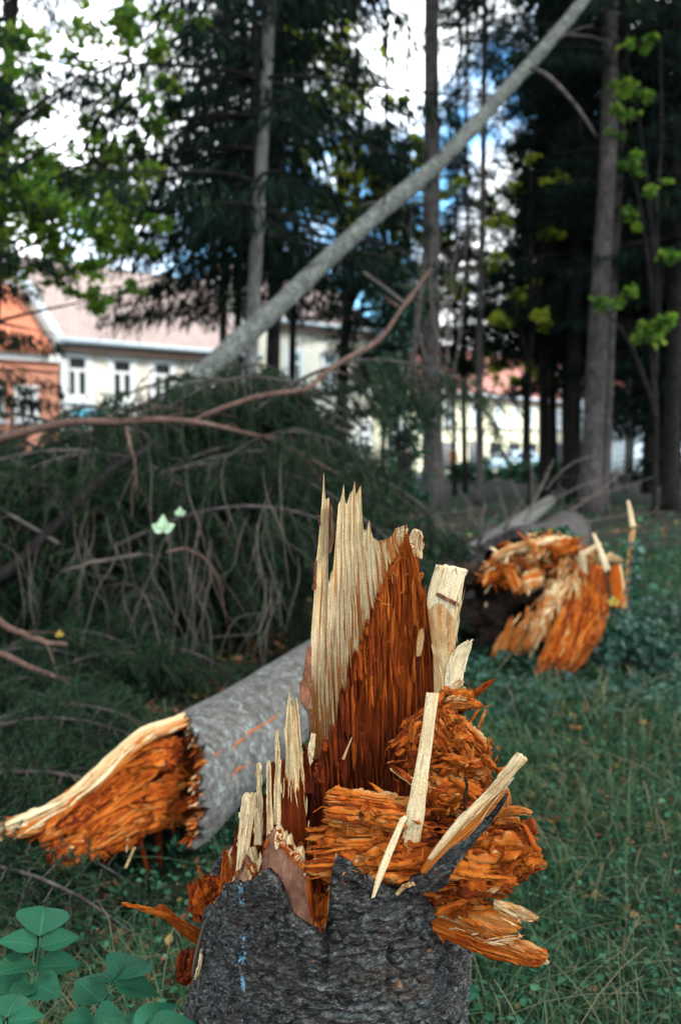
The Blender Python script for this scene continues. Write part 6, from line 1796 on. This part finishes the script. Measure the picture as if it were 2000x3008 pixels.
def build_plants():
    def seedling(name, label, stalk, leaves, seed, size_d):
        p = np.array([P(*q) for q in stalk])
        p = np.concatenate((p, [[p[-1][0], p[-1][1] + .05, 0]])) if p[-1][2] > .08 else p
        root = empty(name, (p[-1][0], p[-1][1], 0), label, 'plant', 'elder seedlings at the lower left')
        part('stem', tube(Geo(), p[::-1], [.0035, .003, .002, .0014], 7, 40), PLANT, root)
        rg = np.random.default_rng(seed)
        for i, (bx, by, tx, ty, w, bd, td) in enumerate(leaves):
            a, b = P(bx, by, bd), P(tx, ty, td)
            g = Geo()
            n = unit(np.array((rg.normal() * .12, -.55, .83)))
            ln = np.linalg.norm(b - a)
            leaflet(g, a, b - a, n, ln, ln * w, seed * 10 + i, rg.uniform(.1, .9))
            part('leaf', g, PLANT, root)
    d = 1.75
    seedling('elder_seedling', 'broad-leaved seedling furthest left, its topmost leaflet heart shaped with a bite', [(120, 2755, d), (108, 2840, d), (95, 2900, d - .02), (82, 3060, d - .05)],
             [(118, 2750, 134, 2640, .46, d, d + .10), (110, 2780, 6, 2745, .36, d, d - .02), (118, 2782, 236, 2744, .34, d, d + .02), (102, 2840, -20, 2838, .34, d, d - .06), (108, 2842, 240, 2830, .33, d, d), (96, 2895, 28, 2930, .40, d - .02, d - .07), (98, 2893, 176, 2918, .44, d - .02, d - .06), (90, 2880, -60, 2890, .34, d, d - .05)], 3, d)
    d = 1.62
    seedling('elder_seedling', 'broad-leaved seedling nearest the stump with four large leaflets fanning from one point', [(334, 2890, d), (300, 2945, d), (270, 3010, d - .02), (240, 3100, d - .04)],
             [(336, 2880, 440, 2782, .46, d, d + .08), (332, 2885, 276, 2818, .42, d, d + .06), (338, 2890, 468, 2902, .32, d, d), (298, 2945, 215, 2858, .42, d, d + .04), (304, 2944, 342, 2926, .42, d, d), (272, 3000, 200, 2985, .42, d - .02, d - .05), (276, 2996, 350, 2975, .5, d - .02, d - .04)], 4, d)
    d = 1.48
    seedling('elder_seedling', 'broad-leaved seedling cut off by the bottom edge beside the stump', [(430, 3030, d), (410, 3090, d), (400, 3160, d)],
             [(400, 3040, 516, 2918, .30, d, d + .05), (380, 3050, 396, 2944, .44, d, d + .05), (440, 3040, 560, 2990, .4, d, d), (360, 3060, 300, 2990, .4, d, d), (460, 3060, 530, 3060, .4, d, d)], 5, d)
    seedling('elder_seedling', 'broad-leaved seedling in the bottom left corner, its leaflets cut off by the edge', [(20, 3000, 1.55), (10, 3060, 1.55), (0, 3140, 1.55)],
             [(20, 2990, 60, 2900, .4, 1.55, 1.62), (25, 3000, 130, 2975, .34, 1.55, 1.55), (10, 3010, -80, 2980, .34, 1.55, 1.55), (30, 3040, 150, 3060, .36, 1.55, 1.52)], 6, 1.55)
    # a heart-shaped leaf right of the stump's foot
    root = empty('leafy_seedling', P(1372, 2990, 1.9) * (1, 1, 0), 'small green leaf poking out on the right of the dark stump', 'plant')
    g = Geo()
    leaflet(g, P(1362, 2920, 1.85), P(1414, 2918, 1.82) - P(1362, 2920, 1.85), (0, -.7, .7), .034, .018, 61, .8)
    part('leaf', g, PLANT, root)
    q = P(1372, 2990, 1.9)
    part('stem', tube(Geo(), [(q[0], q[1], 0), P(1365, 2950, 1.87), P(1362, 2920, 1.85)], [.002, .0015, .001], 6, 12), PLANT, root)
    # single conspicuous leaves
    def single(name, px, py, dd, size, mat, rot, label, seed):
        g = Geo()
        rg = np.random.default_rng(seed)
        o = P(px, py, dd)
        for a in (-.9, 0, .9):
            leaflet(g, o, (math.sin(a), -.2, math.cos(a) * .8 + .1), (0, -.9, .4), size * (1 if a == 0 else .8), size * .38, seed, rot)
        tag(part(name, g, mat), label, 'leaf')
    pale = leaf_mat('pale_leaf', [(0, (.27, .38, .25)), (1, (.33, .45, .31))], .2)
    single('pale_leaf', 480, 1560, 5.5, .085, pale, .5, 'pale mint green maple leaf caught in the brush pile', 5)
    single('pale_leaf', 530, 1512, 5.8, .045, pale, .5, 'smaller pale green leaf just above the mint green leaf in the brush', 6)
    mint = leaf_mat('mint_leaf', [(0, (.14, .38, .19)), (1, (.18, .44, .24))], .3)
    single('green_leaf', 518, 2492, 3.3, .05, mint, .5, 'light green maple leaf on the grass below the torn log end', 7)
    yel = leaf_mat('yellow_leaf', [(0, (.26, .17, .03)), (1, (.38, .32, .06))], .3)
    single('yellow_leaf', 1800, 1775, 5.7, .05, yel, .5, 'yellow leaf at the foot of the splinter on the far broken trunk', 8)
    single('yellow_leaf', 176, 1868, 5.0, .03, yel, .2, 'small yellow leaf among dark twigs at the left', 9)
    single('orange_leaf', 1975, 1950, 5.6, .08, LITTER, .6, 'orange dead leaf at the right edge of the grass', 10)
build_plants()

# ------------------------------------------------------------------ ground vegetation
def build_ground_cover():
    rg = np.random.default_rng(7)
    def scatter(n, dmin, dmax, power, x0=-.42, x1=.42):
        d = dmin * (dmax / dmin) ** (rg.random(n) ** power)
        x = rg.uniform(x0, x1, n) * d * .98
        return np.stack([x, d, ground_z(x, d)], -1)
    # grass: curved blades
    g = Geo()
    n = 66000
    p = scatter(n, 1.7, 14, .85)
    dens = .5 + .5 * fbm(p[:, 0] * 1.1, p[:, 1] * 1.1, 0, 12)
    keep = rg.random(n) < np.clip(.25 + 1.1 * dens, 0, 1)
    keep &= ~((p[:, 1] > 4.6 + .5 * vn(p[:, 0] * 3, p[:, 1] * 2, 0, 17)) & (p[:, 0] < .02 * p[:, 1]) & (rg.random(n) < .93))
    p = p[keep]
    n = len(p)
    d = p[:, 1]
    h = rg.uniform(.04, .16, n) * (1 + .5 * fbm(p[:, 0] * 2, p[:, 1] * 2, 0, 14)) * np.clip(d / 3, .8, 1.25)
    gx = 1000 + F * p[:, 0] / p[:, 1]
    h = h * np.where((gx > 60) & (gx < 640) & (d > 2.6) & (d < 3.3), .35, 1)
    w = rg.uniform(.0011, .0026, n) * np.clip(d / 2.6, 1, 3)
    a = rg.uniform(0, 2 * np.pi, n) + 1.2 * vn(p[:, 0] * 1.5, p[:, 1] * 1.5, 0, 15)
    lean = rg.uniform(.15, 1.5, n)
    o = np.stack([np.cos(a), np.sin(a), 0 * a], -1)
    s = np.stack([-np.sin(a), np.cos(a), 0 * a], -1)
    rot = np.clip(rg.beta(1.8, 2.4, n) + .30 * vn(p[:, 0] * 1.3, p[:, 1] * 1.3, 0, 16), 0, 1)
    z = np.array((0, 0, 1.0))
    m1 = p + o * (h * lean * .28)[:, None] + z * (h * .55)[:, None]
    m2 = p + o * (h * lean * .85)[:, None] + z * (h * (1.0 - .28 * lean))[:, None]
    V = np.stack([p - s * w[:, None], p + s * w[:, None], m1 + s * w[:, None] * .9, m1 - s * w[:, None] * .9, m2], 1)
    b = np.arange(n)[:, None] * 5
    g.add(V.reshape(-1, 3), b + np.array([[0, 1, 2, 3]]), None, np.repeat(rot, 5))
    g.f.append(b + np.array([[3, 2, 4]]))
    # long wispy dry stalks among it
    n = 2600
    p = scatter(n, 1.9, 12, .85)
    p = p[~((p[:, 1] > 4.5) & (p[:, 0] < .02 * p[:, 1]))]
    gx = 1000 + F * p[:, 0] / p[:, 1]
    p = p[~((gx > 0) & (gx < 660) & (p[:, 1] > 2.3) & (p[:, 1] < 3.4))]
    n = len(p)
    h, a, lean = rg.uniform(.12, .27, n), rg.uniform(0, 6.28, n), rg.uniform(.4, 1.7, n)
    w = rg.uniform(.0007, .0015, n) * np.clip(p[:, 1] / 2.6, 1, 2.5)
    o, s = np.stack([np.cos(a), np.sin(a), 0 * a], -1), np.stack([-np.sin(a), np.cos(a), 0 * a], -1)
    kx = np.linspace(0, 1, 6)
    c = p[:, None] + o[:, None] * (h * lean)[:, None, None] * (kx ** 1.8)[None, :, None] + z * (h[:, None] * (kx * 1.0 - (.32 * lean)[:, None] * kx ** 2.4))[..., None]
    c = c + rg.normal(size=(n, 1, 3)) * .012 * kx[None, :, None]
    V = np.stack([c - s[:, None] * w[:, None, None], c + s[:, None] * w[:, None, None]], 2)
    b = np.arange(n)[:, None, None] * 12 + np.arange(5)[None, :, None] * 2
    g.add(V.reshape(-1, 3), (b + np.array([0, 1, 3, 2])).reshape(-1, 4), None, np.repeat(np.clip(rg.normal(.70, .16, n), .35, 1), 12))
    tag(part('grass', g, GRASS, smooth=False), kind='stuff')
    # low leaves between the grass
    def cover(name, n, dmin, dmax, power, size, mat, hmax, mask=None, x0=-.42, x1=.42, spread=.8):
        g = Geo()
        p = scatter(n, dmin, dmax, power, x0, x1)
        cl = fbm(p[:, 0] * 1.6, p[:, 1] * 1.6, 0, hash(name) % 7 + 20)
        keep = rg.random(n) < np.clip(.45 + 1.0 * cl, .05, 1)
        if mask is not None:
            keep &= mask(p)
        p = p[keep]
        n = len(p)
        a = rg.uniform(0, 2 * np.pi, n)
        dd = unit(np.stack([np.cos(a), np.sin(a), rg.normal(-.05, .35, n)], -1))
        nn = unit(rg.normal(size=(n, 3)) * spread * .6 + (0, -.3, 1))
        ln = rg.uniform(*size, n) * np.clip(p[:, 1] / 4, .8, 1.6)
        p[:, 2] += rg.random(n) ** 1.5 * hmax
        leaves5(g, p, dd, nn, ln, ln * rg.uniform(.3, .48, n), np.clip(rg.normal(.5, .25, n), 0, 1))
        tag(part(name, g, mat, smooth=False), kind='stuff')
    cover('ground_cover_leaves', 42000, 1.7, 13, .85, (.012, .032), COVER, .11, lambda p: ~((p[:, 1] > 4.7) & (p[:, 0] < .02 * p[:, 1]) & (rg.random(len(p)) < .93)))
    def ivym(p):
        px = 1000 + F * p[:, 0] / p[:, 1]
        py = 1332 + F * H / p[:, 1]
        return (px > 1330 + rg.normal(size=len(p)) * 60) & (py < 2080 + 60 * rg.normal(size=len(p)))
    cover('ground_ivy', 26000, 4.6, 9.0, 1.0, (.022, .048), IVY, .13, ivym, .05, .40)
    cover('leaf_litter', 22000, 1.7, 28, .8, (.018, .05), LITTER, .03)
    cover('far_undergrowth', 16000, 8, 34, .9, (.03, .07), COVER, .22, lambda p: (p[:, 0] > .0 * p[:, 1]) & (rg.random(len(p)) < .6))
    # ivy climbing on the far broken trunk and its splinter
    g = Geo()
    C = []
    for q in range(1500):
        u = rg.random()
        if rg.random() < .06:
            C.append(P(1862 + rg.normal() * 9, rg.uniform(1590, 1800), rg.uniform(5.75, 5.9)))
        else:
            x = rg.uniform(1770, 1990)
            C.append(P(x, np.interp(x, [1750, 1800, 1860, 1990], [1930, 1850, 1800, 1920]) + abs(rg.normal()) * 70, rg.uniform(5.5, 5.95)))
    C = np.array(C)
    a = rg.uniform(0, 6.28, len(C))
    ln = rg.uniform(.025, .055, len(C))
    leaves5(g, C, unit(np.stack([np.cos(a), -.4 + 0 * a, np.sin(a) - .4], -1)), unit(rg.normal(size=C.shape) * .6 + (0, -1, .6)), ln, ln * .42, np.clip(rg.normal(.5, .25, len(C)), 0, 1))
    r = empty('ivy', (P(1850, 1800, 5.85)[0], 5.85, 0), 'dark green ivy climbing round the upright splinter beside the far broken trunk', 'ivy')
    part('foliage', g, IVY, r, smooth=False)
    part('stem', tube(Geo(), [P(1860, 1880, 5.8), P(1846, 1780, 5.82), P(1850, 1650, 5.82), P(1856, 1565, 5.82)], [.006, .005, .004, .002], 6, 16), TRUNK_BROWN, r)
    # orange chips scattered on the grass
    for i, (x, y, dd, s_) in enumerate([(1600, 1985, 5.5, .05), (1585, 1990, 5.6, .03), (1900, 2160, 4.6, .05), (1700, 2170, 4.5, .05), (1885, 1780, 6.0, .05), (1465, 2235, 4.2, .045), (1960, 1940, 5.6, .05), (155, 2350, 4.0, .05)]):
        q = P(x, y, dd)
        k = (H) / (H - q[2])
        q = np.array((q[0] * k, q[1] * k, 0.05))
        e = q + np.array((rg.uniform(-1, 1), rg.uniform(-1, 1), .2)) * s_
        g = Geo()
        lump(g, q, e, s_ * .35, s_ * .14, 950 + i, 16, 14, .4, rg.uniform(.35, .6), .2, None, .25)
        tag(part('wood_chip', g, WOOD), 'small orange wood chip lying in the grass', 'wood chip', 'wood chips in the grass')
build_ground_cover()
